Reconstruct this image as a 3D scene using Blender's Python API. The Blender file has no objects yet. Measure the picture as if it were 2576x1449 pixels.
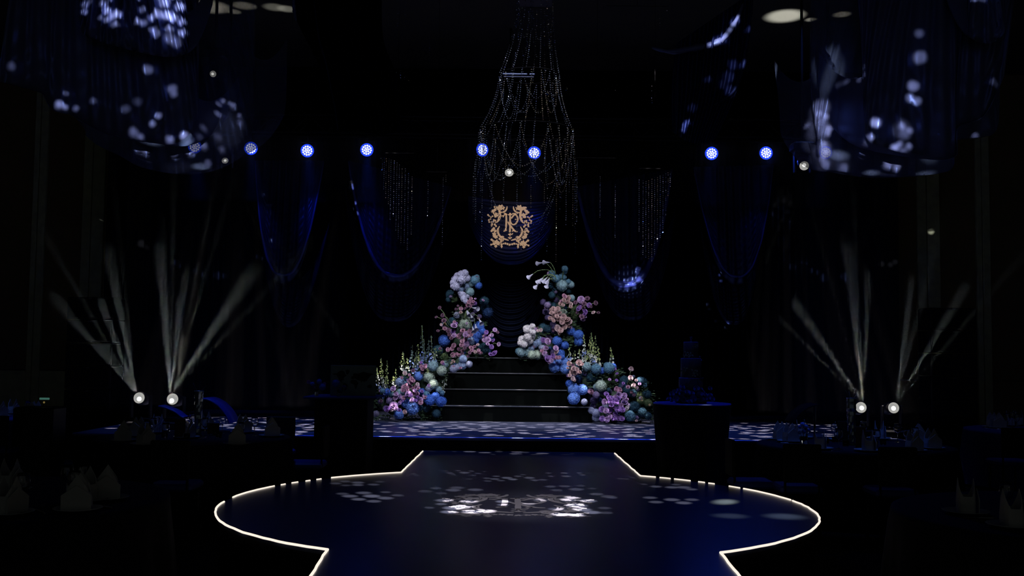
import bpy, math, random
from mathutils import Vector, Matrix

# ------------------------------------------------------------------ camera
SC = bpy.context.scene
COL = SC.collection
PI = math.pi
W_, H_ = 2576.0, 1449.0
FPX = 2600.0
CAMZ = 1.56
PITCH = math.radians(3.57)
ROLL = math.radians(0.65)
FWD = Vector((0, math.cos(PITCH), math.sin(PITCH)))
_r0 = Vector((1, 0, 0)); _u0 = Vector((0, -math.sin(PITCH), math.cos(PITCH)))
RIGHT = _r0 * math.cos(ROLL) + _u0 * math.sin(ROLL)
UP = _u0 * math.cos(ROLL) - _r0 * math.sin(ROLL)
EYE = Vector((0, 0, CAMZ))
cd = bpy.data.cameras.new('camera'); cam = bpy.data.objects.new('camera', cd); COL.objects.link(cam)
cd.sensor_width = 36.0; cd.lens = FPX / W_ * 36.0; cd.clip_end = 200
m = Matrix((RIGHT, UP, -FWD)).transposed().to_4x4(); m.translation = EYE
cam.matrix_world = m
SC.camera = cam
vs = SC.view_settings
vs.view_transform = 'Standard'; vs.look = 'None'; vs.gamma = 1.0; vs.exposure = 0.0; vs.use_curve_mapping = False
SC.cycles.max_bounces = 5; SC.cycles.diffuse_bounces = 2; SC.cycles.glossy_bounces = 3
SC.cycles.transmission_bounces = 5; SC.cycles.transparent_max_bounces = 8; SC.cycles.volume_bounces = 0
SC.cycles.caustics_reflective = False; SC.cycles.caustics_refractive = False
SC.cycles.sample_clamp_indirect = 2.0
SC.cycles.use_denoising = True

def ray(px, py):
    return (FWD + RIGHT * ((px - W_ / 2) / FPX) + UP * (-(py - H_ / 2) / FPX))
def P(px, py, Y):                     # world point seen at a photo position, on the upright plane at distance Y
    d = ray(px, py); return EYE + d * (Y / d.y)
def PZ(px, py, z):                    # world point on the level plane z
    d = ray(px, py); return EYE + d * ((z - CAMZ) / d.z)
def S(Y): return FPX / Y

# ------------------------------------------------------------------ world
w = bpy.data.worlds.new('world'); SC.world = w; w.use_nodes = True
w.node_tree.nodes['Background'].inputs[0].default_value = (0.90, 1.0, 0.95, 1)
w.node_tree.nodes['Background'].inputs[1].default_value = 0.026

# ------------------------------------------------------------------ lights
K_ = 1.0
def spot(name, loc, target, energy, color, deg, blend=0.15, size=0.02, dots=None, noise=None, soft=0.35):
    """a spot light with an optional gobo; dots = list of (world point, radius in m) cut in its gobo"""
    ld = bpy.data.lights.new(name, 'SPOT'); o = bpy.data.objects.new(name, ld); COL.objects.link(o)
    loc = Vector(loc); target = Vector(target)
    ld.energy = energy * K_; ld.color = color; ld.spot_size = math.radians(deg); ld.spot_blend = blend
    ld.shadow_soft_size = size
    q = (target - loc).to_track_quat('-Z', 'Y')
    o.rotation_mode = 'QUATERNION'; o.rotation_quaternion = q; o.location = loc
    if dots or noise:
        ld.use_nodes = True
        nt = ld.node_tree; nt.nodes.clear()
        out = nt.nodes.new('ShaderNodeOutputLight'); em = nt.nodes.new('ShaderNodeEmission')
        em.inputs[0].default_value = (1, 1, 1, 1)
        nt.links.new(em.outputs[0], out.inputs[0])
        tc = nt.nodes.new('ShaderNodeTexCoord'); sp = nt.nodes.new('ShaderNodeSeparateXYZ')
        nt.links.new(tc.outputs['Normal'], sp.inputs[0])
        dz = nt.nodes.new('ShaderNodeMath'); dz.operation = 'ABSOLUTE'; nt.links.new(sp.outputs[2], dz.inputs[0])
        cs = []
        for k in (0, 1):
            dv = nt.nodes.new('ShaderNodeMath'); dv.operation = 'DIVIDE'
            nt.links.new(sp.outputs[k], dv.inputs[0]); nt.links.new(dz.outputs[0], dv.inputs[1]); cs.append(dv)
        cb = nt.nodes.new('ShaderNodeCombineXYZ')
        nt.links.new(cs[0].outputs[0], cb.inputs[0]); nt.links.new(cs[1].outputs[0], cb.inputs[1])
        acc = None
        if noise:
            sc_, thr, sf, dens = noise
            vo = nt.nodes.new('ShaderNodeTexVoronoi'); vo.inputs['Scale'].default_value = sc_
            vo.voronoi_dimensions = '2D'
            nt.links.new(cb.outputs[0], vo.inputs['Vector'])
            mr = nt.nodes.new('ShaderNodeMapRange'); mr.interpolation_type = 'SMOOTHSTEP'
            nt.links.new(vo.outputs['Distance'], mr.inputs[0])
            mr.inputs[1].default_value = thr; mr.inputs[2].default_value = thr + sf
            mr.inputs[3].default_value = 1; mr.inputs[4].default_value = 0
            se = nt.nodes.new('ShaderNodeSeparateXYZ'); nt.links.new(vo.outputs['Color'], se.inputs[0])
            gt = nt.nodes.new('ShaderNodeMath'); gt.operation = 'LESS_THAN'; gt.inputs[1].default_value = dens
            nt.links.new(se.outputs[0], gt.inputs[0])
            mu = nt.nodes.new('ShaderNodeMath'); mu.operation = 'MULTIPLY'
            nt.links.new(mr.outputs[0], mu.inputs[0]); nt.links.new(gt.outputs[0], mu.inputs[1])
            acc = mu.outputs[0]
        for dt in (dots or []):
            p, r = dt[0], dt[1]; gain = dt[2] if len(dt) > 2 else 1.0
            d = q.inverted() @ (Vector(p) - loc)
            u, v, rr = d.x / -d.z, d.y / -d.z, r / -d.z
            vm = nt.nodes.new('ShaderNodeVectorMath'); vm.operation = 'DISTANCE'
            nt.links.new(cb.outputs[0], vm.inputs[0]); vm.inputs[1].default_value = (u, v, 0)
            mr = nt.nodes.new('ShaderNodeMapRange'); mr.interpolation_type = 'SMOOTHSTEP'
            nt.links.new(vm.outputs['Value'], mr.inputs[0])
            mr.inputs[1].default_value = rr * (1 - soft); mr.inputs[2].default_value = rr * (1 + soft)
            mr.inputs[3].default_value = gain; mr.inputs[4].default_value = 0
            if acc is None: acc = mr.outputs[0]
            else:
                ad = nt.nodes.new('ShaderNodeMath'); ad.operation = 'ADD'
                nt.links.new(acc, ad.inputs[0]); nt.links.new(mr.outputs[0], ad.inputs[1]); acc = ad.outputs[0]
        nt.links.new(acc, em.inputs[1])
    return o

YD_L, YD_R = 8.5, 8.7       # distance of the two ceiling drapes
YT = 17.4                   # lamp truss behind the stage
YM = 14.0                   # moving heads standing on the stage
def dl(lst, Y, k=1.0):
    return [(P(a[0], a[1], Y), a[2] / S(Y) * k, a[3] if len(a) > 3 else 1.0) for a in lst]

WHITE = (0.86, 0.88, 1.0)
# unseen gobo spots added beside the camera to dapple the ceiling cloth
GL = [(222,12,9,.3),(228,45,8,.3),(226,62,6,.6),(238,40,7,.2),(262,18,8,.35),(275,45,9,.4),(283,62,9,.8),(300,75,10,1.1),(312,72,8,.8),(304,98,8,.5),
      (284,85,7,.6),(268,80,6,.3),(292,28,9,.5),(315,12,9,.4),(338,8,8,.7),(362,30,6,.5),(362,92,8,.6),(372,60,7,.3),(395,80,8,.5),(400,112,8,.6),(408,122,7,.5),
      (376,95,8,.3),(412,72,12,.8),(428,42,13,.8),(440,18,16,1.2),(436,74,12,1.2),(448,80,10,1.2),(440,108,8,.6),(462,20,12,1.2),(466,52,11,1.2),
      (470,90,9,.9),(472,118,9,.7),(412,22,14,.7),(455,140,14,.18),(440,130,14,.2),(386,12,10,.4)]
GL2 = [(152,276,12,1.1),(168,282,7,.9),(196,286,8,.5),(170,248,5,.4),(30,172,12,.18),(378,190,14,.3),(438,236,14,.4),(442,250,10,.4),(404,304,9,.7),(388,324,9,.5),
       (322,290,13,.14),(352,270,14,.08),(340,345,14,.5),(356,354,10,.8),(430,360,12,.7),(468,352,14,1.1),(503,340,10,.6),(553,230,5,1.2),(543,241,5,1.2),
       (541,266,7,1.2),(578,240,6,1.0),(570,236,4,.8),(594,266,5,.7),(596,285,9,.25),(540,320,10,.25),(548,348,9,.3),(262,372,13,.5),(275,380,8,.9),(345,402,10,.9),
       (352,412,8,.6),(396,424,9,.9),(418,435,9,.8),(455,436,14,1.1),(472,438,9,.7),(560,388,8,.6),(572,392,6,.5),(513,382,9,.5),(510,315,8,.5),(600,360,7,.4),(250,286,12,.0),
       (240,270,9,.2),(440,425,60,.035),(560,300,60,.03)]
GR = [(2048,273,7,1.3),(2072,259,7,1.3),(2088,268,8,1.4),(2095,298,9,1.5),(2093,310,7,1.2),(2084,338,8,1.2),(2088,356,9,1.0),(2080,372,9,.8),(2088,385,12,.8),
      (2075,245,26,.42),(2072,295,30,.45),(2080,345,24,.36),(2066,270,24,.3),(2198,320,13,1.1),(2184,356,10,.9),(2262,333,10,.5),(2282,342,9,.5),(2258,375,9,.6),(2280,381,9,.5),(2246,384,12,1.2),
      (2268,392,9,1.1),(2134,395,12,.6),(2102,411,11,.7),(2152,421,8,.6),(2170,425,8,.5),(2185,440,13,1.0),(2240,436,12,1.0),(2246,446,9,.9),(2468,312,9,.7),
      (2290,232,16,.45),(2282,262,12,.3),(2300,270,12,.3),(2306,98,13,.15),(2308,160,20,.22),(2350,425,8,.3),(2326,423,9,.35),(2362,418,8,.3),(2498,215,10,.12),
      (2264,338,26,.08),(2108,400,50,.05),(2135,190,7,.3),(2164,198,6,.5),(2164,178,5,.4),(2120,190,9,.1),
      (2436,8,8,1.0),(2446,14,7,.9),(2438,28,6,.7),(2458,22,12,.25),(2270,350,18,.15)]
GM = [(1853,48,8,1.3),(1845,58,8,1.3),(1835,76,7,.4),(1822,92,9,1.0),(1812,100,10,1.3),(1800,104,8,1.3),(1788,112,8,.7),(1845,160,12,.3),(1835,190,13,.25),
      (1822,210,12,.15),(1782,200,7,.25),(1838,225,12,.3),(1742,270,10,.12),(1872,160,9,.4),(1884,72,7,.35)]
spot('added_gobo_left_cloth', (-.5, -.8, 3.2), P(340, 100, YD_L), 18000, WHITE, 40, dots=dl(GL, YD_L, .85))
spot('added_gobo_left_swag', (-.4, -.8, 3.1), P(340, 330, YD_L), 9500, WHITE, 44, dots=dl(GL2, YD_L, .72))
spot('added_gobo_right_cloth', (.5, -.8, 3.2), P(2230, 280, YD_R), 12000, WHITE, 50, dots=dl(GR, YD_R, .78))
spot('added_gobo_mid_cloth', (.3, -.8, 3.0), P(1830, 120, 11), 14000, WHITE, 30, dots=dl(GM, 11.0))
GS = [(1604,680,5,1.3),(1602,690,5,1.1),(1588,707,7,1.3),(1584,718,6,1.3),(1604,706,7,1.1),(1576,728,6,1.3),(1593,722,6,1.1),(1572,710,5,.9),(1614,711,4,.6),(1560,728,4,.5),
      (883,468,3.5,1.4),(886,475,3.5,1.2),(893,514,3,1.1),(897,540,4,.5),(1688,440,5,1.4),(1694,432,5,1.4),(1685,450,5,1.0),(1582,712,34,.05),
      (1810,690,2.5,1.2),(1814,705,2.5,1.2),(1783,756,3,1.2),(1787,768,2.5,.8),(1803,798,3,1.2),(1830,814,4,1.0)]
spot('added_gobo_back_swag', (0.3, -.6, 2.9), P(1400, 620, 18), 26000, WHITE, 50, dots=dl(GS, 18.0))  # unseen spot, added to put light patches on the back swags
spot('added_cloth_fill_left', (-.5, -.8, 3.3), P(340, 180, 9), 35, (.10, .2, 1.0), 30, blend=1., size=.3)  # unseen blue fills added to lift the two cloths
spot('added_cloth_fill_right', (.5, -.8, 3.3), P(2230, 280, 9), 40, (.10, .2, 1.0), 30, blend=1., size=.3)
# ceiling ellipses thrown up from the floor lamps
def pc(px, py): return PZ(px, py, 6.98)
spot('moving_head_throw_left', P(434, 1004, YM) + Vector((.1, -.1, .3)), pc(560, 25), 9000, (1, .98, .86), 40,
     dots=[(pc(530, 20), .26, 1.0), (pc(612, 17), .16, .5), (pc(588, 32), .10, .5), (pc(720, 25), .14, .25), (pc(690, 21), .16, .16)])
spot('moving_head_throw_right', P(2166, 1025, YM) + Vector((0, -.1, .3)), pc(2020, 40), 9000, (1, .98, .86), 40,
     dots=[(pc(1975, 43), .27, 1.1), (pc(2118, 39), .12, .5), (pc(2040, 52), .08, .4)])

# dappled light over the stage floor and the runway
for i, x in enumerate((-3.9, -2.0, 0.0, 2.0, 3.9)):
    spot('dapple_stage', (x, 14.7, 6.6), (x + .05 * i, 14.9, 0.47), 4800, (1.0, .88, .82), 37, blend=.3, size=.01, noise=(18.5 + i * .37, .17, .12, .70))
    spot('wash_stage', (x, 13.6, 6.6), (x, 14.6, 0.47), 240, (.08, .2, 1.0), 44, blend=.8, size=.2)
def pr(px, py): return PZ(px, py, 0.30)
RD = [(pr(1303, 1272), .62, .10)]  # wide soft pool added over the monogram so its letters read
for (a, b, r, g) in [(1143,1136,.05,.4),(1240,1143,.05,.4),(1255,1136,.07,.9),(1322,1138,.07,.7),(1293,1143,.05,.5),(1440,1141,.04,.3),
    (1120,1185,.05,.4),(1132,1190,.06,.6),(1152,1184,.05,.5),(1168,1189,.08,.9),(1186,1185,.05,.5),(1203,1191,.05,.5),(1140,1194,.05,.35),(1190,1196,.05,.35),(1218,1186,.04,.3),
    (1248,1198,.06,.6),(1225,1203,.06,.5),(1245,1205,.07,.7),(1275,1202,.08,.9),(1290,1206,.07,.9),(1303,1198,.06,.5),(1332,1202,.08,.8),(1345,1208,.06,.6),(1365,1207,.06,.5),(1260,1209,.06,.5),
    (1227,1210,.06,.4),(1316,1194,.05,.4),(1380,1190,.05,.5),(1385,1198,.05,.5),(1420,1190,.06,.8),(1425,1198,.07,.8),(1458,1190,.05,.6),(1465,1195,.05,.6),(1480,1190,.04,.3),
    (1095,1228,.08,.45),(1150,1227,.1,.5),(1140,1233,.1,.8),(1196,1232,.1,.8),(1070,1236,.1,.3),(1110,1241,.08,.3),(1180,1205,.05,.25),
    (1385,1224,.08,.5),(1420,1223,.08,.5),(1450,1231,.1,.6),(1400,1233,.08,.4),(1500,1243,.09,.6),(1530,1249,.1,.5),(1490,1229,.06,.3),(1460,1222,.07,.35),(1540,1252,.07,.4),
    (868,1211,.08,.4),(900,1214,.09,.6),(900,1220,.08,.6),(940,1219,.08,.5),(955,1212,.07,.3),(870,1221,.07,.3),(845,1216,.08,.35),
    (862,1242,.08,.4),(880,1248,.1,.8),(915,1240,.1,.7),(935,1248,.11,1.0),(902,1256,.09,.8),(970,1238,.07,.4),(970,1253,.1,.7),(1000,1246,.08,.4),(940,1261,.09,.6),(990,1199,.04,.4),(1040,1192,.05,.4),(1050,1196,.05,.3),
    (1620,1218,.05,.4),(1650,1224,.08,.6),(1690,1226,.09,.7),(1720,1226,.1,.7),(1740,1231,.08,.6),(1635,1252,.09,.6),(1690,1257,.1,.8),(1650,1263,.09,.6),(1740,1257,.09,.6),(1720,1265,.1,.8),
    (1560,1204,.05,.4),(1575,1205,.05,.4),(1590,1201,.05,.35),(1700,1219,.07,.4),
    (1118,1259,.11,1.1),(1140,1278,.12,1.5),(1165,1275,.12,1.1),(1130,1288,.1,1.2),(1110,1268,.07,.7),(1185,1288,.11,1.3),(1220,1286,.12,1.3),(1265,1262,.09,1.6),(1265,1270,.07,1.1),(1180,1262,.11,1.0),
    (1450,1272,.13,1.6),(1478,1260,.11,1.4),(1465,1282,.11,1.5),(1430,1258,.1,1.1),(1410,1295,.1,1.4),(1450,1296,.1,1.4),(1490,1289,.1,1.3),(1400,1281,.1,.8),(1440,1252,.1,1.0),(1520,1278,.08,.35),(1525,1290,.08,.35),(1080,1277,.06,.4),(1360,1258,.1,.6),(1330,1268,.08,.5)]:
    RD.append((pr(a, b), r * .62, g))
spot('dapple_runway', (0.6, 4.0, 6.4), pr(1310, 1240), 7500, (1.0, .90, .84), 62, size=.01, dots=RD, soft=.4)

BLUE = (0.02, 0.09, 1.0)
PARS = [(490, 369), (631, 373), (773, 379), (923, 377), (1213, 377), (1344, 384), (1790, 386), (1927, 385), (2077, 384)]
for i, (a, b) in enumerate(PARS):
    p = P(a, b, YT - .12)
    spot('par_wash', p, (p.x * 0.98, 18.2, 1.6 + .8 * (i % 3)), (16, 16, 26, 30, 8, 22, 8, 8, 6)[i], BLUE, 34, blend=1.0, size=.06)
for i, (a, b) in enumerate(PARS):
    if i in (1, 3, 5, 6, 7):
        p = P(a, b, YT - .14)
        spot('par_throw', p, (p.x * .75, 7.0, .3), (6, 8, 10, 24, 24)[(1, 3, 5, 6, 7).index(i)], (0.01, .07, 1.0), 46, blend=1.0, size=.07)
for nm_, x, Y, e, c in (('added_table_wash_left', -3.3, 11.9, 110, (.05, .16, 1.)), ('added_table_wash_right', 3.5, 11.4, 230, (.05, .16, 1.)), ('added_cake_wash', 1.72, 12.7, 110, (.05, .16, 1.)), ('added_map_table_wash', -2.0, 12.6, 25, (.05, .16, 1.)), ('added_table_wash_far_left', -7.2, 14.2, 170, (.10, .22, 1.)), ('added_table_wash_far_right', 6.6, 13.6, 40, (.12, .22, 1.))):
    spot(nm_, (x * 1.05, Y - .1, 5.2), (x, Y + .1, .6), e, c, 38, blend=.8, size=.06)  # unseen blue spots added overhead to bring out tables and cake
# unseen spots added to light the flowers from the front and above
spot('added_flower_front', (0.2, 8.5, 6.5), (0.0, 16.5, 1.2), 1500, (.90, .93, 1.0), 27, blend=.5, size=.04)
spot('added_flower_top_left', (-1.7, 12.7, 6.6), (-.55, 16.5, 1.5), 700, (.95, .93, 1.0), 34, blend=.5, size=.03)
spot('added_flower_top_right', (1.9, 12.7, 6.6), (.85, 16.5, 1.4), 700, (.95, .93, 1.0), 34, blend=.5, size=.03)

# beams of the moving heads: gobo cut into rays
def beams(name, src, Y, tg, energy, color=(.85, 1.0, .97)):
    ps = [(P(t[0], t[1], t[3] if len(t) > 3 else Y), 0, 0) for t in tg]
    s = Vector(src)
    c = Vector((0, 0, 0))
    for p, _, _ in ps: c += (p - s).normalized()
    dots = []
    for (p, _, _), t in zip(ps, tg):
        d = (p - s).normalized()
        dots.append((s + d * 3.0, t[2] * 1.9, t[4] if len(t) > 4 else 1.0))
    spot(name, s, s + c, energy * 15, color, 110, dots=dots, soft=.6, size=.015)
# (px, py, angular radius, Y, gain)
beams('beam_floor_outer_left', P(349, 997, YM) + Vector((0, -.1, .04)), YM, [(285, 840, .022, 12.05, 1.), (305, 800, .03, 12.35, 1.1), (322, 800, .02, 13.35, .8), (240, 870, .03, 12.45, .5), (262, 850, .02, 12.85, .5), (275, 900, .02, 11.85,.5)], 900)

beams('beam_floor_inner_left', P(434, 999, YM) + Vector((0, -.1, .04)), YM, [(412, 780, .03, 12.25, 1.), (432, 790, .018, 13.05, 1.), (455, 790, .02, 12.05, .9), (485, 800, .015, 12.85, .7), (530, 840, .035, 12.45, .8), (560, 850, .02, 12.85, .3), (445, 820, .02, 11.85,.7), (420, 800, .014, 12.6, .8), (470, 800, .014, 12.9, .8)], 1300)
beams('beam_floor_inner_right', P(2166, 1020, YM) + Vector((0, -.1, .04)), YM, [(2150, 800, .028, 12.35, 1.), (2162, 800, .015, 12.95, 1.), (2180, 800, .02, 12.05, .8), (2120, 820, .012, 12.85, .6), (2060, 850, .03, 12.45, .7), (2030, 870, .018, 12.85, .4)], 1100)
beams('beam_floor_outer_right', P(2247, 1021, YM) + Vector((0, -.1, .04)), YM, [(2275, 850, .022, 12.35, 1.), (2295, 850, .02, 12.85, .8), (2340, 870, .028, 12.45, .8), (2370, 880, .02, 12.85, .5)], 700)
beams('beam_high_left', P(570, 412, 13.2), 13.4, [(640, 560, .028, 13.6, 1.), (668, 560, .02, 13.2, .8), (610, 560, .015, 13.2, .5)], 500)
beams('beam_high_right', P(2023, 420, 13.9), 13.4, [(1990, 500, .03, 13.6, 1.), (2004, 500, .02, 13.2, .8)], 150)
beams('beam_top_right', P(2088, 212, 8.2), 8.2, [(2082, 270, .06, 8.2, 1.), (2070, 290, .05, 8.2, .6)], 30)

# ------------------------------------------------------------------ materials
def mat(name, color, rough=.6, spec=.3, metal=0., emit=None, estr=0., trans=0., ior=1.45, sheen=0., noise=None, bump=None, coat=0., sub=0.):
    mt = bpy.data.materials.new(name); mt.use_nodes = True; nt = mt.node_tree
    b = nt.nodes['Principled BSDF']
    b.inputs['Base Color'].default_value = (*color, 1); b.inputs['Roughness'].default_value = rough
    b.inputs['Specular IOR Level'].default_value = spec; b.inputs['Metallic'].default_value = metal
    b.inputs['IOR'].default_value = ior
    if trans: b.inputs['Transmission Weight'].default_value = trans
    if sheen: b.inputs['Sheen Weight'].default_value = sheen
    if coat: b.inputs['Coat Weight'].default_value = coat; b.inputs['Coat Roughness'].default_value = .15
    if emit:
        b.inputs['Emission Color'].default_value = (*emit, 1); b.inputs['Emission Strength'].default_value = estr
    if noise:                                     # (scale, amount) gentle colour variation
        tc = nt.nodes.new('ShaderNodeTexCoord'); n = nt.nodes.new('ShaderNodeTexNoise')
        n.inputs['Scale'].default_value = noise[0]; n.inputs['Detail'].default_value = 3
        nt.links.new(tc.outputs['Object'], n.inputs['Vector'])
        r = nt.nodes.new('ShaderNodeMapRange'); r.inputs[1].default_value = .3; r.inputs[2].default_value = .7
        r.inputs[3].default_value = 1 - noise[1]; r.inputs[4].default_value = 1 + noise[1]
        nt.links.new(n.outputs[0], r.inputs[0])
        vm = nt.nodes.new('ShaderNodeVectorMath'); vm.operation = 'SCALE'; vm.inputs[0].default_value = color
        nt.links.new(r.outputs[0], vm.inputs['Scale']); nt.links.new(vm.outputs[0], b.inputs['Base Color'])
    if bump:
        tc = nt.nodes.new('ShaderNodeTexCoord'); n = nt.nodes.new('ShaderNodeTexNoise')
        n.inputs['Scale'].default_value = bump[0]; nt.links.new(tc.outputs['Object'], n.inputs['Vector'])
        bp = nt.nodes.new('ShaderNodeBump'); bp.inputs['Strength'].default_value = bump[1]; bp.inputs['Distance'].default_value = .01
        nt.links.new(n.outputs[0], bp.inputs['Height']); nt.links.new(bp.outputs[0], b.inputs['Normal'])
    return mt

def emis(name, color, strength):
    return mat(name, (0, 0, 0), rough=1, spec=0, emit=color, estr=strength)

def cloth(name, color, sheer=.25, rough=.38, gl=.3, glc=(.25, .35, .8), see=0.):
    mt = bpy.data.materials.new(name); mt.use_nodes = True; nt = mt.node_tree; nt.nodes.clear()
    out = nt.nodes.new('ShaderNodeOutputMaterial')
    d = nt.nodes.new('ShaderNodeBsdfDiffuse'); d.inputs[0].default_value = (*color, 1)
    t = nt.nodes.new('ShaderNodeBsdfTranslucent'); t.inputs[0].default_value = (*color, 1)
    g = nt.nodes.new('ShaderNodeBsdfGlossy'); g.inputs[0].default_value = (*glc, 1); g.inputs['Roughness'].default_value = rough
    # woven thread relief
    tc = nt.nodes.new('ShaderNodeTexCoord'); n = nt.nodes.new('ShaderNodeTexNoise'); n.inputs['Scale'].default_value = 60
    nt.links.new(tc.outputs['Object'], n.inputs['Vector'])
    bp = nt.nodes.new('ShaderNodeBump'); bp.inputs['Strength'].default_value = .12; bp.inputs['Distance'].default_value = .01
    nt.links.new(n.outputs[0], bp.inputs['Height'])
    for x in (d, t, g): nt.links.new(bp.outputs[0], x.inputs['Normal'])
    m1 = nt.nodes.new('ShaderNodeMixShader'); m1.inputs[0].default_value = sheer
    nt.links.new(d.outputs[0], m1.inputs[1]); nt.links.new(t.outputs[0], m1.inputs[2])
    m2 = nt.nodes.new('ShaderNodeMixShader'); m2.inputs[0].default_value = gl
    nt.links.new(m1.outputs[0], m2.inputs[1]); nt.links.new(g.outputs[0], m2.inputs[2])
    if see:
        tr = nt.nodes.new('ShaderNodeBsdfTransparent'); m3 = nt.nodes.new('ShaderNodeMixShader'); m3.inputs[0].default_value = see
        nt.links.new(m2.outputs[0], m3.inputs[1]); nt.links.new(tr.outputs[0], m3.inputs[2]); m2 = m3
    nt.links.new(m2.outputs[0], out.inputs[0])
    return mt

M = {}
M['carpet'] = mat('carpet', (.006, .006, .007), rough=.95, spec=.05, noise=(3, .4))
M['ceiling'] = mat('ceiling', (.07, .07, .066), rough=.9, spec=.05)
M['wall_black'] = mat('wall_black', (.004, .004, .005), rough=.9, spec=.05)
M['wall_panel'] = mat('wall_panel', (.26, .19, .09), rough=.8, spec=.1, noise=(40, .25))
M['pilaster'] = mat('pilaster', (.72, .74, .46), rough=.8, spec=.1, noise=(6, .15))
M['black'] = mat('matt_black', (.006, .006, .007), rough=.7, spec=.2)
M['gloss_black'] = mat('gloss_black', (.004, .005, .006), rough=.22, spec=.5)
M['stage_face'] = mat('stage_face', (.004, .004, .005), rough=.6, spec=.1)
M['runway'] = mat('runway_gloss', (.045, .052, .085), rough=.30, spec=.5, noise=(1.5, .25))
M['stage_top'] = mat('stage_gloss', (.10, .11, .17), rough=.32, spec=.5, noise=(2, .2))
M['stage_lip'] = mat('stage_lip', (.08, .12, .5), rough=.35, spec=.6, metal=.5)  # blue light caught along the edge is put into the colour
M['step'] = mat('step_gloss', (.0018, .0024, .0024), rough=.3, spec=.06)
M['step_edge'] = mat('step_edge', (.25, .25, .3), rough=.35, spec=.6, metal=.6)
M['led'] = emis('led_warm_white', (1.0, .88, .76), 1.05)
M['print'] = mat('white_floor_monogram', (.40, .40, .50), rough=.45, spec=.3)  # pale colour of the thin monogram shapes on the floor
M['gold_sign'] = mat('gold_sign_glow', (.35, .22, .11), rough=.5, emit=(1.0, .64, .40), estr=.36)  # even glow put into the gold for its flat lit look
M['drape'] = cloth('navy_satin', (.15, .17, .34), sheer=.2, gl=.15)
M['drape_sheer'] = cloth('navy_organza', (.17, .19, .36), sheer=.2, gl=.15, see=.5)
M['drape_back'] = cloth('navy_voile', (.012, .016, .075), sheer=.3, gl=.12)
M['hem'] = cloth('swag_hem_lit', (.07, .09, .42), sheer=.1, gl=.2)  # lighter copy of the swag blue, light on the hem put into the colour
M['drape_dark'] = cloth('midnight_voile', (.0012, .0014, .004), sheer=.3, gl=.01, rough=.5)
M['drape_crest'] = cloth('blue_voile', (.035, .065, .30), sheer=.3, gl=.12)
M['metal_black'] = mat('metal_black', (.006, .006, .007), rough=.4, spec=.4)
M['truss'] = mat('truss_dark', (.012, .012, .014), rough=.5, spec=.3, metal=.3)
M['lamp_glow'] = emis('lamp_glow', (.80, .84, 1.0), 1.3)
M['lamp_blue'] = emis('lamp_blue_glow', (.015, .06, 1.0), 1.1)
M['lens_grey'] = mat('lens_grey', (.3, .3, .3), rough=.2, emit=(.8, .8, .76), estr=.40)
M['lens_mid'] = emis('lens_mid', (.95, .93, .86), .45)
M['lens_hot'] = emis('lens_hot', (1, 1, .97), 1.8)
M['white_linen'] = mat('white_linen', (.34, .34, .33), rough=.9, spec=.05)
M['china'] = mat('white_china', (.35, .36, .38), rough=.15, spec=.5)
M['silver'] = mat('silver_cutlery', (.6, .6, .62), rough=.22, metal=1.)
M['glass'] = mat('clear_glass', (1, 1, 1), rough=.02, trans=1., ior=1.45, spec=.5)
M['crystal'] = mat('crystal', (.70, .78, 1.0), rough=.06, metal=.95, spec=.9)
M['crystal_warm'] = mat('crystal_warm', (.95, .8, .6), rough=.07, metal=.95)
M['table_black'] = mat('black_tablecloth', (.004, .004, .008), rough=.8, spec=.15)
M['table_navy'] = mat('navy_tablecloth', (.02, .03, .14), rough=.7, spec=.2)
M['card'] = mat('brown_card', (.07, .045, .03), rough=.8)
M['blue_lit'] = mat('blue_lit_gloss', (.03, .06, .5), rough=.4, spec=.4)  # blue light on the chair backs put into the colour; table rim shares it
M['cake'] = mat('cake_icing', (.03, .035, .08), rough=.5, spec=.4)
M['cake_blue'] = mat('cake_lit_blue', (.05, .12, .8), rough=.4)  # blue light on the rims painted in; topper and sugar flowers share it
M['bar_blue'] = mat('dark_blue_bar', (.006, .014, .06), rough=.5)
M['leaf'] = mat('leaf_green', (.05, .09, .045), rough=.6, noise=(8, .5))
M['leaf_dark'] = mat('leaf_dark', (.02, .04, .025), rough=.6, noise=(8, .5))
M['map_sea'] = mat('map_paper', (.15, .21, .20), rough=.7)
M['map_land'] = mat('map_land_ink', (.012, .014, .012), rough=.8)
M['screen_teal'] = emis('monitor_glow', (.10, .30, .24), .35)
M['screen_amber'] = emis('monitor_amber', (.45, .33, .10), .3)
M['petal_wire'] = mat('stem_green', (.12, .17, .08), rough=.6)

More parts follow.
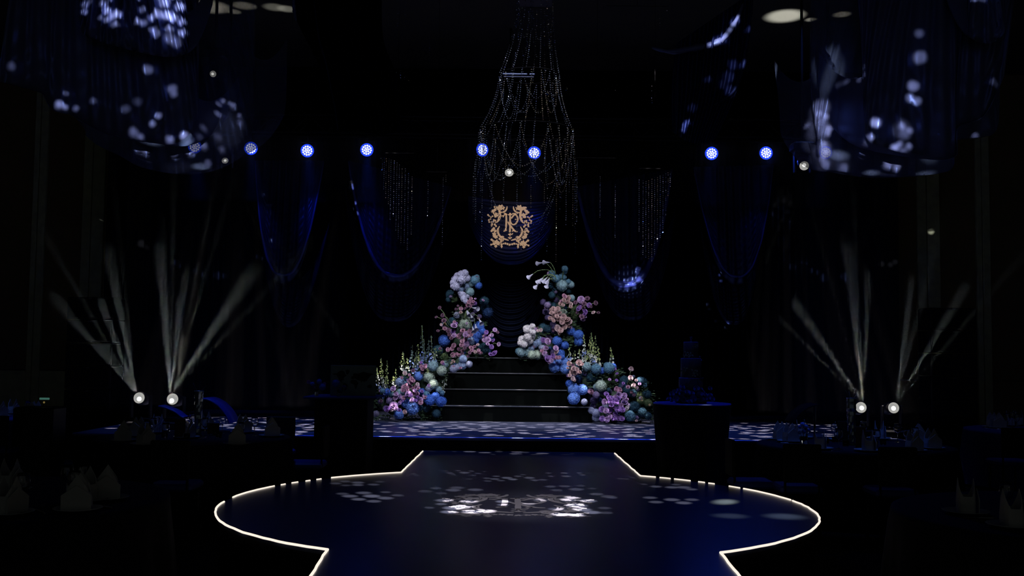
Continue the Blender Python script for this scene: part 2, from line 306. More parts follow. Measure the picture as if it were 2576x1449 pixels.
# ------------------------------------------------------------------ mesh builder
class MB:
    def __init__(s): s.v = []; s.f = []
    def add(s, vs, fs):
        n = len(s.v); s.v += [tuple(x) for x in vs]; s.f += [tuple(i + n for i in f) for f in fs]; return s
    def box(s, c, d, rz=0):
        cx, cy, cz = c; x, y, z = d[0] / 2, d[1] / 2, d[2] / 2
        pts = []
        for sz in (-1, 1):
            for sx, sy in ((-1, -1), (1, -1), (1, 1), (-1, 1)):
                a, b = sx * x, sy * y
                pts.append((cx + a * math.cos(rz) - b * math.sin(rz), cy + a * math.sin(rz) + b * math.cos(rz), cz + sz * z))
        return s.add(pts, [(3, 2, 1, 0), (4, 5, 6, 7), (0, 1, 5, 4), (1, 2, 6, 5), (2, 3, 7, 6), (3, 0, 4, 7)])
    def bbox(s, c, d, b=.01):                     # box with chamfered vertical and top edges
        cx, cy, cz = c; x, y, z = d[0] / 2, d[1] / 2, d[2] / 2
        def ring(ax, ay, zz): return [(cx - ax + b, cy - ay, zz), (cx + ax - b, cy - ay, zz), (cx + ax, cy - ay + b, zz), (cx + ax, cy + ay - b, zz),
                                      (cx + ax - b, cy + ay, zz), (cx - ax + b, cy + ay, zz), (cx - ax, cy + ay - b, zz), (cx - ax, cy - ay + b, zz)]
        pts = ring(x - b, y - b, cz - z) + ring(x, y, cz - z + b) + ring(x, y, cz + z - b) + ring(x - b, y - b, cz + z)
        fs = [tuple(range(7, -1, -1)), tuple(range(24, 32))]
        for k in range(3):
            for i in range(8):
                j = (i + 1) % 8; fs.append((k * 8 + i, k * 8 + j, k * 8 + 8 + j, k * 8 + 8 + i))
        return s.add(pts, fs)
    def lathe(s, prof, n=16, c=(0, 0, 0), cap=True, wob=None):
        pts = []; fs = []
        for (r, z) in prof:
            for i in range(n):
                a = 2 * PI * i / n; rr = r * (1 + (wob(a, z) if wob else 0))
                pts.append((c[0] + rr * math.cos(a), c[1] + rr * math.sin(a), c[2] + z))
        for k in range(len(prof) - 1):
            for i in range(n):
                j = (i + 1) % n; fs.append((k * n + i, k * n + j, (k + 1) * n + j, (k + 1) * n + i))
        if cap:
            fs.append(tuple(range(n - 1, -1, -1))); fs.append(tuple((len(prof) - 1) * n + i for i in range(n)))
        return s.add(pts, fs)
    def tube(s, pts, r, n=6, cap=True):
        pts = [Vector(p) for p in pts]; vs = []; fs = []
        for i, p in enumerate(pts):
            t = (pts[min(i + 1, len(pts) - 1)] - pts[max(i - 1, 0)]).normalized()
            a = t.cross(Vector((0, 0, 1)));
            if a.length < 1e-3: a = t.cross(Vector((0, 1, 0)))
            a.normalize(); b = t.cross(a)
            rr = r[i] if isinstance(r, (list, tuple)) else r
            for k in range(n):
                an = 2 * PI * k / n; vs.append(p + a * (rr * math.cos(an)) + b * (rr * math.sin(an)))
        for i in range(len(pts) - 1):
            for k in range(n):
                j = (k + 1) % n; fs.append((i * n + k, i * n + j, (i + 1) * n + j, (i + 1) * n + k))
        if cap: fs.append(tuple(range(n - 1, -1, -1))); fs.append(tuple((len(pts) - 1) * n + i for i in range(n)))
        return s.add(vs, fs)
    def disc(s, c, r, nrm, n=20, th=.01):
        q = Vector(nrm).to_track_quat('Z', 'Y'); vs = []
        for h in (-th / 2, th / 2):
            for i in range(n):
                a = 2 * PI * i / n; vs.append(Vector(c) + q @ Vector((r * math.cos(a), r * math.sin(a), h)))
        fs = [tuple(range(n - 1, -1, -1)), tuple(range(n, 2 * n))]
        for i in range(n): j = (i + 1) % n; fs.append((i, j, n + j, n + i))
        return s.add(vs, fs)
    def ball(s, c, r, n=8, m_=5, sc=(1, 1, 1)):
        vs = [(c[0], c[1], c[2] - r * sc[2])]; fs = []
        for k in range(1, m_):
            ph = -PI / 2 + PI * k / m_
            for i in range(n):
                a = 2 * PI * i / n
                vs.append((c[0] + r * sc[0] * math.cos(ph) * math.cos(a), c[1] + r * sc[1] * math.cos(ph) * math.sin(a), c[2] + r * sc[2] * math.sin(ph)))
        vs.append((c[0], c[1], c[2] + r * sc[2])); T = len(vs) - 1
        for i in range(n):
            j = (i + 1) % n; fs.append((0, 1 + j, 1 + i)); fs.append((T, 1 + (m_ - 2) * n + i, 1 + (m_ - 2) * n + j))
            for k in range(m_ - 2): fs.append((1 + k * n + i, 1 + k * n + j, 1 + (k + 1) * n + j, 1 + (k + 1) * n + i))
        return s.add(vs, fs)
    def octa(s, c, r, rot=0, el=1.0):
        a = rot; x, y = math.cos(a) * r, math.sin(a) * r
        return s.add([(c[0] + x, c[1] + y, c[2]), (c[0] - y, c[1] + x, c[2]), (c[0] - x, c[1] - y, c[2]), (c[0] + y, c[1] - x, c[2]), (c[0], c[1], c[2] + r * el), (c[0], c[1], c[2] - r * el)],
                     [(0, 1, 4), (1, 2, 4), (2, 3, 4), (3, 0, 4), (1, 0, 5), (2, 1, 5), (3, 2, 5), (0, 3, 5)])
    def grid(s, fn, nu, nv):
        vs = [fn(i / nu, j / nv) for j in range(nv + 1) for i in range(nu + 1)]
        fs = [(j * (nu + 1) + i, j * (nu + 1) + i + 1, (j + 1) * (nu + 1) + i + 1, (j + 1) * (nu + 1) + i) for j in range(nv) for i in range(nu)]
        return s.add(vs, fs)
    def mesh(s, name, mt, smooth=True):
        me = bpy.data.meshes.new(name); me.from_pydata([tuple(v) for v in s.v], [], s.f); me.update()
        if smooth:
            for p in me.polygons: p.use_smooth = True
        if mt: me.materials.append(mt)
        return me
    def build(s, name, mt, parent=None, smooth=True, **kw):
        return link(name, s.mesh(name, mt, smooth), parent, **kw)

def link(name, me, parent=None, label=None, cat=None, group=None, kind=None, loc=None, rot=None, scale=None):
    o = bpy.data.objects.new(name, me); COL.objects.link(o)
    if parent is not None: o.parent = parent
    if label: o['label'] = label
    if cat: o['category'] = cat
    if group: o['group'] = group
    if kind: o['kind'] = kind
    if loc is not None: o.location = loc
    if rot is not None: o.rotation_euler = rot
    if scale is not None: o.scale = (scale,) * 3 if isinstance(scale, (int, float)) else scale
    return o
def thing(name, label, cat, loc=(0, 0, 0), rz=0, group=None, scale=None):
    return link(name, None, None, label, cat, group, None, loc, (0, 0, rz), scale)
def dup(root, loc, rz, label, group=None, scale=None):
    r = root.copy(); COL.objects.link(r); r.location = loc; r.rotation_euler = (0, 0, rz); r['label'] = label
    if group: r['group'] = group
    if scale: r.scale = (scale,) * 3
    for ch in list(root.children):
        c = ch.copy(); COL.objects.link(c); c.parent = r
        for g in list(ch.children):
            d = g.copy(); COL.objects.link(d); d.parent = c
    return r
def struct(name, mb, mt, smooth=False, parent=None):
    o = mb.build(name, mt, parent, smooth)
    if parent is None: o['kind'] = 'structure'
    return o

# ------------------------------------------------------------------ room shell
WX = 11.0; YB = 19.6; HC = 7.0; FZ = -.15
struct('floor', MB().box((0, 9.3, FZ - .05), (2 * WX + .4, 21.4, .1)), M['carpet'])
struct('ceiling', MB().box((0, 9.3, HC + .05), (2 * WX + .4, 21.4, .1)), M['ceiling'])
struct('wall_left', MB().box((-WX - .1, 9.3, (HC + FZ) / 2), (.2, 21.4, HC - FZ)), M['wall_panel'])
struct('wall_right', MB().box((WX + .1, 9.3, (HC + FZ) / 2), (.2, 21.4, HC - FZ)), M['wall_panel'])
wb = struct('wall_back', MB().box((0, YB + .1, (HC + FZ) / 2), (2 * WX, .2, HC - FZ)), M['wall_black'])
def xw(px, py, Y): return P(px, py, Y).x
def wall_strip(x0, x1, z0, z1, th, mt, nm):
    return MB().bbox(((x0 + x1) / 2, YB - th / 2, (z0 + z1) / 2), (x1 - x0, th, z1 - z0), .008).build(nm, mt, wb, False)
# wood panels and pale pilasters, left then right
def wallset(panels, pils, zb):
    for a, b in panels: wall_strip(a, b, zb, HC, .03, M['wall_panel'], 'wall_panel')
    for a, b in pils:
        mid = a + (b - a) * .42
        wall_strip(a, mid - .008, FZ + .12, HC, .09, M['pilaster'], 'pilaster_board')
        wall_strip(mid + .008, b, FZ + .12, HC, .09, M['pilaster'], 'pilaster_board')
zd = P(130, 930, YB).z
LX = [xw(t, 600, YB) for t in (83, 116, 209, 263, 360)]
wallset([(-WX, LX[0]), (LX[1], LX[2]), (LX[3], LX[4])], [(LX[0], LX[1]), (LX[2], LX[3])], zd)
wall_strip(LX[4], LX[4] + .02, zd, HC, .06, M['pilaster'], 'edge_moulding')
RX = [xw(t, 600, YB) for t in (2225, 2304, 2360, 2452, 2486)]
wallset([(RX[0], RX[1]), (RX[2], RX[3]), (RX[4], WX)], [(RX[1], RX[2]), (RX[3], RX[4])], zd)
RX2 = [xw(t, 600, YB) for t in (2128, 2152)]
wall_strip(RX2[0], RX2[1], zd, HC, .03, M['wall_panel'], 'wall_panel')
for a, b in ((-WX, LX[4]), (RX[0], WX)):
    wall_strip(a, b, FZ + .12, zd - .02, .05, M['pilaster'] if a < 0 else M['wall_panel'], 'dado_panel')
bl = MB().bbox(((-WX + LX[4]) / 2, YB - .07, FZ + .06), (LX[4] + WX, .14, .12), .01); o = bl.build('baseboard_left', M['wall_panel'], None, False); o['kind'] = 'structure'
bl = MB().bbox(((WX + RX[0]) / 2, YB - .07, FZ + .06), (WX - RX[0], .14, .12), .01); o = bl.build('baseboard_right', M['wall_panel'], None, False); o['kind'] = 'structure'

# haze from the fog machine, hanging over the stage
hm = bpy.data.materials.new('stage_haze'); hm.use_nodes = True; nt = hm.node_tree; nt.nodes.clear()
ou = nt.nodes.new('ShaderNodeOutputMaterial'); vsn = nt.nodes.new('ShaderNodeVolumeScatter')
vsn.inputs['Color'].default_value = (1, 1, 1, 1); vsn.inputs['Density'].default_value = .004; vsn.inputs['Anisotropy'].default_value = .25
nt.links.new(vsn.outputs[0], ou.inputs['Volume'])
hm2 = hm.copy(); hm2.name = 'truss_haze'; [n_ for n_ in hm2.node_tree.nodes if n_.type == 'VOLUME_SCATTER'][0].inputs['Density'].default_value = .09  # denser layer added round the truss to give the lamps halos
# density shaped to thin out with height so the beams fade upward
tcn = nt.nodes.new('ShaderNodeTexCoord'); sxn = nt.nodes.new('ShaderNodeSeparateXYZ'); nt.links.new(tcn.outputs['Object'], sxn.inputs[0])
mrn = nt.nodes.new('ShaderNodeMapRange'); nt.links.new(sxn.outputs[2], mrn.inputs[0])
mrn.inputs[1].default_value = .8; mrn.inputs[2].default_value = 4.15; mrn.inputs[3].default_value = 1; mrn.inputs[4].default_value = .18
pwn = nt.nodes.new('ShaderNodeMath'); pwn.operation = 'POWER'; nt.links.new(mrn.outputs[0], pwn.inputs[0]); pwn.inputs[1].default_value = 2.4
mun = nt.nodes.new('ShaderNodeMath'); mun.operation = 'MULTIPLY'; nt.links.new(pwn.outputs[0], mun.inputs[0]); mun.inputs[1].default_value = .0085
nt.links.new(mun.outputs[0], vsn.inputs['Density'])
for x0, x1, y0, y1, z0, z1, lab in ((-7.6, -2.2, 11.2, 14.1, .82, 4.15, 'thin haze making the floor lamp beams visible on the left of the stage'), (3.2, 7.6, 11.2, 14.1, .82, 4.15, 'thin haze making the floor lamp beams visible on the right of the stage'),
        (-6.2, 6.2, 17.0, 17.75, 4.1, 5.15, 'thin haze glowing blue round the truss lamps')):
    hz = MB().box(((x0 + x1) / 2, (y0 + y1) / 2, (z0 + z1) / 2), (x1 - x0, y1 - y0, z1 - z0)).build('haze', hm if z0 < 4 else hm2, None, False, kind='stuff')
    hz['label'] = lab; hz['category'] = 'haze' 

# ------------------------------------------------------------------ runway with its LED edge
ZR = .30
YE = 13.30                                    # stage front
c1 = PZ(1017, 1192, ZR); c2 = PZ(1607, 1199, ZR); c3 = PZ(848, 1378, ZR); c4 = PZ(1806, 1390, ZR)
# the disc: sized from its widest points
CX, CY = 0.06, (c1.y + c2.y + c3.y + c4.y) / 4
eL = PZ(577, 1295, ZR); eR = PZ(2066, 1315, ZR)
RR = 2.42
def arc_pt(a): return (CX + RR * math.cos(a), CY + RR * math.sin(a))
hw = 1.2
def ang(p):
    return math.atan2(p.y - CY, p.x - CX)
aC = {k: ang(p) for k, p in (('bl', c1), ('br', c2), ('fl', c3), ('fr', c4))}
def circ_x(side, a): return arc_pt(a)
tl = PZ(1068, 1131, ZR); tr = PZ(1542, 1137, ZR)
nl = PZ(783, 1449, ZR); nr = PZ(1860, 1449, ZR)
def lerp2(p, q, t): return (p[0] + (q[0] - p[0]) * t, p[1] + (q[1] - p[1]) * t)
def side_path(seg=40):
    a0, a1 = aC['br'], aC['fr'];  right = [arc_pt(a0 + (a1 - a0) * i / seg) for i in range(seg + 1)]
    b0, b1 = aC['bl'], aC['fl'] + 2 * PI; left = [arc_pt(b0 + (b1 - b0) * i / seg) for i in range(seg + 1)]
    return left, right
leftarc, rightarc = side_path()
ly = 3.2
dl_ = (leftarc[-1][0] + (nl.x - leftarc[-1][0]) * (leftarc[-1][1] - ly) / (leftarc[-1][1] - nl.y), ly)
dr_ = (rightarc[-1][0] + (nr.x - rightarc[-1][0]) * (rightarc[-1][1] - ly) / (rightarc[-1][1] - nr.y), ly)
LEFT = [(tl.x, YE)] + leftarc + [dl_]
RIGHTP = [(tr.x, YE)] + rightarc + [dr_]
outline = LEFT + RIGHTP[::-1]
rw = thing('runway', 'glossy dark runway with a round dance floor and glowing white edge', 'runway')
n = len(outline)
MB().add([(x, y, ZR) for x, y in outline] + [(x, y, ZR - .03) for x, y in outline],
         [tuple(range(n))[::1]] + [(i, (i + 1) % n, n + (i + 1) % n, n + i) for i in range(n)]).build('runway_top', M['runway'], rw, False)
inn = [(x * .985 + CX * .015, y * .995 + CY * .005) for x, y in outline]
MB().add([(x, y, ZR - .03) for x, y in inn] + [(x, y, FZ) for x, y in inn],
         [(i, (i + 1) % n, n + (i + 1) % n, n + i) for i in range(n)]).build('runway_skirt', M['stage_face'], rw, False)
def strip(pts, r, k=0, gaps=()):
    random.seed(3 + k)
    rp = [Vector((x + random.uniform(-.004, .004), y + random.uniform(-.004, .004), ZR + .004)) for x, y in pts]
    return MB().tube(rp, r, 8).build('led_strip', M['led'], rw)
def resample(pts, step):
    out = [pts[0]]
    for a, b in zip(pts, pts[1:]):
        L = math.hypot(b[0] - a[0], b[1] - a[1]); k = max(1, int(L / step))
        out += [lerp2(a, b, (i + 1) / k) for i in range(k)]
    return out
R_LED = .0085
# straight back pieces
strip(resample([(tl.x, YE - .14), leftarc[0]], .12), R_LED, 1); strip(resample([(tr.x, YE - .14), rightarc[0]], .12), R_LED, 2)
strip(resample([leftarc[-1], dl_], .1), R_LED, 3); strip(resample([rightarc[-1], dr_], .1), R_LED, 4)
def arcseg(a0, a1, k, r=R_LED):
    m_ = max(2, int(abs(a1 - a0) * RR / .09)); strip([arc_pt(a0 + (a1 - a0) * i / m_) for i in range(m_ + 1)], r, k)
b0, b1 = aC['bl'], aC['fl'] + 2 * PI
def al(px, py, wrap=True):
    a = ang(PZ(px, py, ZR)); return a + 2 * PI if (wrap and a < 0) else a
arcseg(b0, al(878, 1209), 10)
for i, (p0, p1) in enumerate([(858, 846), (838, 826), (815, 790), (780, 762), (752, 735)]):
    arcseg(al(p0, 1212 + i * 4), al(p1, 1213 + i * 4), 11 + i, .007)
aG = PI - .02
arcseg(al(712, 1228), aG - .05, 20)
arcseg(aG + .06, b1, 21)
a0, a1 = aC['br'], aC['fr']
for i, (t0, t1) in enumerate([(0, .035), (.045, .07), (.08, .12), (.14, .155), (.165, .18), (.22, .25), (.262, .42), (.43, 1.0)]):
    arcseg(a0 + (a1 - a0) * t0, a0 + (a1 - a0) * t1, 30 + i, .007 if 0 < i < 6 else R_LED)

# ------------------------------------------------------------------ stage, steps
ZS = .47
st = thing('stage', 'low black stage with glossy dark deck and thin blue-lit front lip', 'stage')
sx0, sx1 = -5.6, 5.2
MB().bbox(((sx0 + sx1) / 2, (YE + .02 + 18.8) / 2, ZS - .02), (sx1 - sx0, 18.8 - YE - .02, .04), .005).build('deck', M['stage_top'], st, False)
MB().box(((sx0 + sx1) / 2, YE + .04, (ZS + FZ) / 2 - .02), (sx1 - sx0 - .02, .03, ZS - FZ - .04)).build('front_skirt', M['stage_face'], st, False)
MB().box((sx0 + .02, 16.05, (ZS + FZ) / 2 - .02), (.03, 5.4, ZS - FZ - .04)).build('side_skirt', M['stage_face'], st, False)
MB().box((sx1 - .02, 16.05, (ZS + FZ) / 2 - .02), (.03, 5.4, ZS - FZ - .04)).build('side_skirt', M['stage_face'], st, False)
MB().bbox(((sx0 + sx1) / 2, YE + .012, ZS - .012), (sx1 - sx0, .022, .03), .006).build('front_lip', M['stage_lip'], st, False)
stp = thing('staircase', 'four wide glossy black steps rising between the two flower arrangements', 'stairs')
SX = -.03
SY = [16.4, 16.7, 17.0, 17.3]; SZ = [.72, .97, 1.225, 1.475]; SW = [1.32, 1.22, 1.12, 1.02]
for i in range(4):
    zb = ZS if i == 0 else SZ[i - 1]
    MB().bbox((SX, (SY[i] + 18.3) / 2, (SZ[i] - .03 + ZS) / 2), (SW[i] * 2, 18.3 - SY[i], SZ[i] - .03 - ZS), .004).build('step', M['step'], stp, False)
    MB().bbox((SX, (SY[i] - .02 + 18.3) / 2, SZ[i] - .015), (SW[i] * 2 + .02, 18.3 - SY[i] + .02, .03), .006).build('tread', M['gloss_black'], stp, False)
    MB().bbox((SX, SY[i] - .024, SZ[i] - .008), (SW[i] * 2 + .02, .012, .012), .003).build('edge_strip', M['step_edge'], stp, False)

# ------------------------------------------------------------------ truss and blue lamps
tz = P(1288, 378, YT).z + .28
tr_ = thing('lighting_truss', 'dark box truss spanning above the stage backdrop', 'truss')
for dy in (-.15, .15):
    for dz in (0, .3):
        MB().tube([(-6.6, YT + .2 + dy, tz + dz), (6.6, YT + .2 + dy, tz + dz)], .025, 8).build('chord', M['truss'], tr_)
x = -6.5; k = 0
while x < 6.4:
    for yy in (YT + .05, YT + .35):
        MB().tube([(x, yy, tz + (0 if k % 2 else .3)), (x + .3, yy, tz + (.3 if k % 2 else 0))], .012, 5).build('brace', M['truss'], tr_)
    x += .3; k += 1
for sx in (-6.4, 6.4):
    MB().box((sx, YT + .2, (tz + FZ) / 2), (.3, .3, tz - FZ)).build('tower', M['truss'], tr_, False)
par_lab = ['leftmost blue stage lamp, glowing through the left ceiling cloth', 'second blue stage lamp from the left, half behind the cloth edge', 'third blue stage lamp from the left, clear over the left swag',
           'fourth blue stage lamp from the left, behind sheer folds', 'blue stage lamp left of the crystal chandelier centre', 'blue stage lamp seen through the bead strands of the chandelier',
           'blue stage lamp right of the chandelier, above the dark gathered curtain', 'second blue stage lamp from the right, clear of any cloth', 'rightmost blue stage lamp, glowing through the right ceiling cloth']
def par(i, px, py, face):
    p = P(px, py, YT)
    t = thing('stage_lamp', par_lab[i], 'stage lamp', p, 0, 'blue lamps on the truss')
    q = Vector(face).normalized()
    bm = MB(); rot = q.to_track_quat('Z', 'Y')
    prof = [(.05, -.22), (.085, -.2), (.092, -.06), (.104, -.02), (.104, .012)]
    vs = []; fs = []; n_ = 20
    for r, z in prof:
        for a in range(n_): vs.append(rot @ Vector((r * math.cos(2 * PI * a / n_), r * math.sin(2 * PI * a / n_), z)))
    for kk in range(len(prof) - 1):
        for a in range(n_):
            j = (a + 1) % n_; fs.append((kk * n_ + a, kk * n_ + j, (kk + 1) * n_ + j, (kk + 1) * n_ + a))
    fs.append(tuple(range(n_ - 1, -1, -1)))
    bm.add(vs, fs).build('housing', M['metal_black'], t)
    MB().disc(q * .004, .112, q, 24, .008).build('lens', M['lamp_blue'], t, False)  # glowing disc made oversize to stand in for the blue halo
    cells = MB()
    for ring, (cnt, rr) in enumerate(((1, 0), (6, .036), (12, .072))):
        for a in range(cnt):
            an = 2 * PI * a / cnt + ring * .2
            c = rot @ Vector((rr * math.cos(an), rr * math.sin(an), .012))
            cells.ball(c, .0165, 8, 5)
    cells.build('led_cells', M['lamp_glow'], t)
    y = MB()
    for s_ in (-1, 1): y.box((s_ * .115, .03, .07), (.008, .03, .16))
    y.box((0, .03, .15), (.24, .03, .008)); y.tube([(0, .03, .15), (0, .06, tz - p.z)], .012, 6)
    y.build('yoke', M['metal_black'], t)
faces = [(.25, -1, -.30), (.3, -1, -.35), (.12, -1, -.22), (0, -1, -.1), (.5, -.9, -.1), (-.2, -1, -.55), (0, -1, -.12), (0, -1, -.05), (0, -1, -.1)]
for i, (a, b) in enumerate(PARS): par(i, a, b, faces[i])

# ------------------------------------------------------------------ moving heads
def moving_head(label, px, py, Y, hot, aim=(0, -1, .12), mode='floor', rad=13.5, group='moving heads standing on the stage', ztop=None, zfoot=ZS):
    p = P(px, py, Y); r = rad / S(Y)
    t = thing('moving_head_lamp', label, 'stage lamp', p, 0, group)
    q = Vector(aim).normalized(); rot = q.to_track_quat('Z', 'Y')
    prof = [(r * .6, -.30), (r * 1.05, -.26), (r * 1.25, -.10), (r * 1.15, -.01), (r * 1.08, .0)]
    vs = []; fs = []; n_ = 20
    for rr, z in prof:
        for a in range(n_): vs.append(rot @ Vector((rr * math.cos(2 * PI * a / n_), rr * math.sin(2 * PI * a / n_), z)))
    for kk in range(len(prof) - 1):
        for a in range(n_):
            j = (a + 1) % n_; fs.append((kk * n_ + a, kk * n_ + j, (kk + 1) * n_ + j, (kk + 1) * n_ + a))
    fs.append(tuple(range(n_ - 1, -1, -1)))
    MB().add(vs, fs).build('head', M['metal_black'], t)
    l = MB().disc((0, 0, 0), r, q, 28, .006).build('lens', M['lens_grey'], t, False)
    MB().tube([rot @ Vector((r * .93 * math.cos(a * PI / 16), r * .93 * math.sin(a * PI / 16), .004)) for a in range(33)], r * .06, 5, False).build('lens_ring', M['lens_mid'], l)
    g = MB(); hv = rot @ Vector((hot[0] * r, hot[1] * r, .006)); g.disc(hv, r * .42, q, 16, .004)
    g.disc(rot @ Vector((hot[0] * r * 1.4 - .1 * r, hot[1] * r * 1.6, .007)), r * .26, q, 12, .004)
    g.build('lamp_core', M['lens_hot'], l, False)
    g = MB()
    for kk in range(3):
        a = kk * 1.1 + px; g.tube([rot @ Vector((r * .75 * math.cos(a), r * .75 * math.sin(a), .005)), rot @ Vector((r * .85 * math.cos(a + 1.0), r * .85 * math.sin(a + 1.0), .005))], r * .05, 5)
    g.build('lens_rib', M['lens_mid'], l)
    if mode == 'floor':
        h = p.z - zfoot
        y = MB()
        for s_ in (-1, 1): y.bbox((s_ * r * 1.75, .08, -h * .32), (r * .35, .1, h * .8), .01)
        y.bbox((0, .08, -h * .70), (r * 3.8, .12, .05), .01); y.build('yoke', M['metal_black'], t, False)
        MB().bbox((0, .08, -h + h * .13), (.34, .3, h * .26), .02).build('base', M['metal_black'], t, False)
    else:
        h = (ztop or HC) - p.z
        y = MB()
        for s_ in (-1, 1): y.bbox((s_ * r * 1.75, .08, .05), (r * .35, .1, .28), .01)
        y.bbox((0, .08, .19), (r * 3.8, .12, .04), .01); y.build('yoke', M['metal_black'], t, False)
        MB().bbox((0, .08, .27), (.3, .26, .12), .02).build('base', M['metal_black'], t, False)
        MB().tube([(0, .08, .3), (0, .08, h)], .02, 8).build('drop_pipe', M['metal_black'], t)
    return t
moving_head('outer left moving head lamp in front of the dark speaker tower', 350, 1001, YM, (.05, -.2))
moving_head('inner left moving head lamp with the broad fan of beams', 434, 1004, YM, (-.1, -.3), rad=14)
moving_head('inner right moving head lamp beside the tall crystal vase', 2166, 1025, YM, (.1, -.1))
moving_head('outer right moving head lamp with two beams to the upper right', 2248, 1026, YM, (-.05, -.1))
gH = 'moving heads hung from the ceiling'
moving_head('small hung moving head seen dimly beside the left ceiling cloth', 536, 186, 13, (-.1, .0), (0, -1, -.3), 'hang', 8, gH)
moving_head('bright hung moving head above the glowing panel of the right ceiling cloth', 2088, 208, 14, (0, 0), (0, -1, -.25), 'hang', 14.5, gH)
moving_head('hung moving head left of the right ceiling cloth, tilted down', 2023, 417, 14, (0, .2), (-.15, -1, -.45), 'hang', 11.5, gH)
moving_head('hung moving head seen through the lower bead loops of the chandelier', 1281, 434, 17.0, (.0, .1), (0, -1, -.8), 'hang', 11, gH)
moving_head('hung moving head hidden behind the lower edge of the left cloth', 566, 404, 13.2, (.0, .1), (.5, -1, -.9), 'hang', 8, gH)

# ------------------------------------------------------------------ ceiling cloths
def nz(x, s=0.):
    return math.sin(x * 1.7 + s) * .5 + math.sin(x * 3.1 + 1.3 + s * 2) * .3 + math.sin(x * 6.7 + .7 + s) * .2
def contour_fn(pts):
    def f(u):
        L = [0]
        for a, b in zip(pts, pts[1:]): L.append(L[-1] + math.hypot(b[0] - a[0], b[1] - a[1]))
        t = u * L[-1]
        for i in range(len(pts) - 1):
            if t <= L[i + 1] + 1e-9:
                k = (t - L[i]) / max(1e-9, L[i + 1] - L[i]); p0 = pts[max(i - 1, 0)]; p1 = pts[i]; p2 = pts[i + 1]; p3 = pts[min(i + 2, len(pts) - 1)]
                return tuple(.5 * (2 * p1[j] + (p2[j] - p0[j]) * k + (2 * p0[j] - 5 * p1[j] + 4 * p2[j] - p3[j]) * k * k + (3 * p1[j] - p0[j] - 3 * p2[j] + p3[j]) * k ** 3) for j in (0, 1))
        return pts[-1]
    return f
def hung(parent, name, pts, top, Y, mt, folds=26, amp=.05, belly=.35, seed=0, nu=160, nv=36, depth=.9):
    """cloth pouch: contour = lower edge, top = (x0, x1, y) line it gathers to; closes round its underside to the back"""
    f = contour_fn(pts); random.seed(seed)
    x0, x1, yt = top
    def fn(u, v):
        c = f(u)
        if v < .72:
            t = v / .72
            tx = x0 + (x1 - x0) * u
            px = c[0] + (tx - c[0]) * t ** 1.6; py = c[1] + (yt - c[1]) * t
            bulge = belly * (1 - t) ** .5 * t ** .35 * 1.2 + .05
            yy = Y - bulge * math.sin(PI * min(1, max(0, u))) ** .5
            fo = amp * (math.sin(2 * PI * folds * u + 2.2 * nz(u * 9, seed) + 1.5 * t) + .6 * math.sin(2 * PI * folds * .43 * u + 2 * t + seed)) * (.35 + .65 * t)
            wr = .030 * math.sin(22 * t + 9 * nz(u * 3, seed + 2)) * (1 - t) ** 1.5
            w_ = P(px, py, Y); w_.y = yy + fo + wr
            k = w_.y / Y; b = P(px, py, Y)
            return (b.x * k, w_.y, CAMZ + (b.z - CAMZ) * k)
        t = (v - .72) / .28                        # underside, rolling up to the rear
        b = P(c[0], c[1], Y)
        return (b.x * (1 - .04 * t), Y - .05 + depth * t, b.z + .02 + .45 * t * t + .02 * math.sin(30 * u + seed) * t)
    # reorder: v=0 back .. front top
    def g(u, v):
        if v < .28: return fn(u, .72 + (.28 - v)) if v < .2799 else fn(u, .0)
        return fn(u, (v - .28))
    return MB().grid(g, nu, nv).build(name, mt, parent)

lc = thing('ceiling_drapery', 'large dark blue ceiling cloth on the left, dappled with white light, lower edge sagging', 'ceiling cloth', group='ceiling cloths')
hung(lc, 'outer_swag', [(150, 250), (215, 330), (222, 350), (255, 376), (310, 402), (350, 425), (410, 440), (460, 443), (520, 431), (570, 408), (625, 372), (638, 330), (641, 240), (642, 150)], (190, 640, -60), 9.2, M['drape_sheer'], folds=18, amp=.035, seed=1)
hung(lc, 'inner_swag', [(0, 213), (85, 236), (112, 246), (125, 270), (140, 288), (180, 297), (215, 318), (270, 345), (330, 357), (345, 360), (385, 366), (430, 373), (460, 364), (486, 340), (498, 305), (500, 255)], (30, 500, -40), 8.5, M['drape'], folds=16, amp=.03, seed=5)
hung(lc, 'gathered_column', [(205, 30), (208, 70), (215, 95), (250, 110), (300, 125), (360, 140), (420, 150), (470, 140), (474, 100), (472, 40)], (205, 468, -90), 8.05, M['drape'], folds=16, amp=.055, belly=.1, seed=8, nv=30, depth=.3)
rc = thing('ceiling_drapery', 'large dark blue ceiling cloth on the right with a glowing panel at its left edge', 'ceiling cloth', group='ceiling cloths')
hung(rc, 'outer_swag', [(2036, 205), (2042, 270), (2052, 350), (2060, 425), (2105, 438), (2180, 448), (2250, 452), (2330, 447), (2392, 430), (2400, 365), (2470, 352), (2495, 343), (2507, 310), (2510, 200)], (2040, 2560, -60), 9.4, M['drape_sheer'], folds=18, amp=.03, seed=11)
hung(rc, 'inner_swag', [(2170, 200), (2172, 300), (2180, 362), (2230, 384), (2290, 398), (2350, 403), (2400, 400), (2405, 330), (2470, 300), (2520, 200)], (2150, 2560, -60), 8.7, M['drape'], folds=14, amp=.03, seed=14)
hung(rc, 'gathered_column', [(2432, -20), (2434, 60), (2440, 100), (2480, 120), (2520, 90), (2522, 20)], (2425, 2530, -90), 8.3, M['drape'], folds=6, amp=.04, belly=.05, seed=16, nu=60, nv=16, depth=.2)
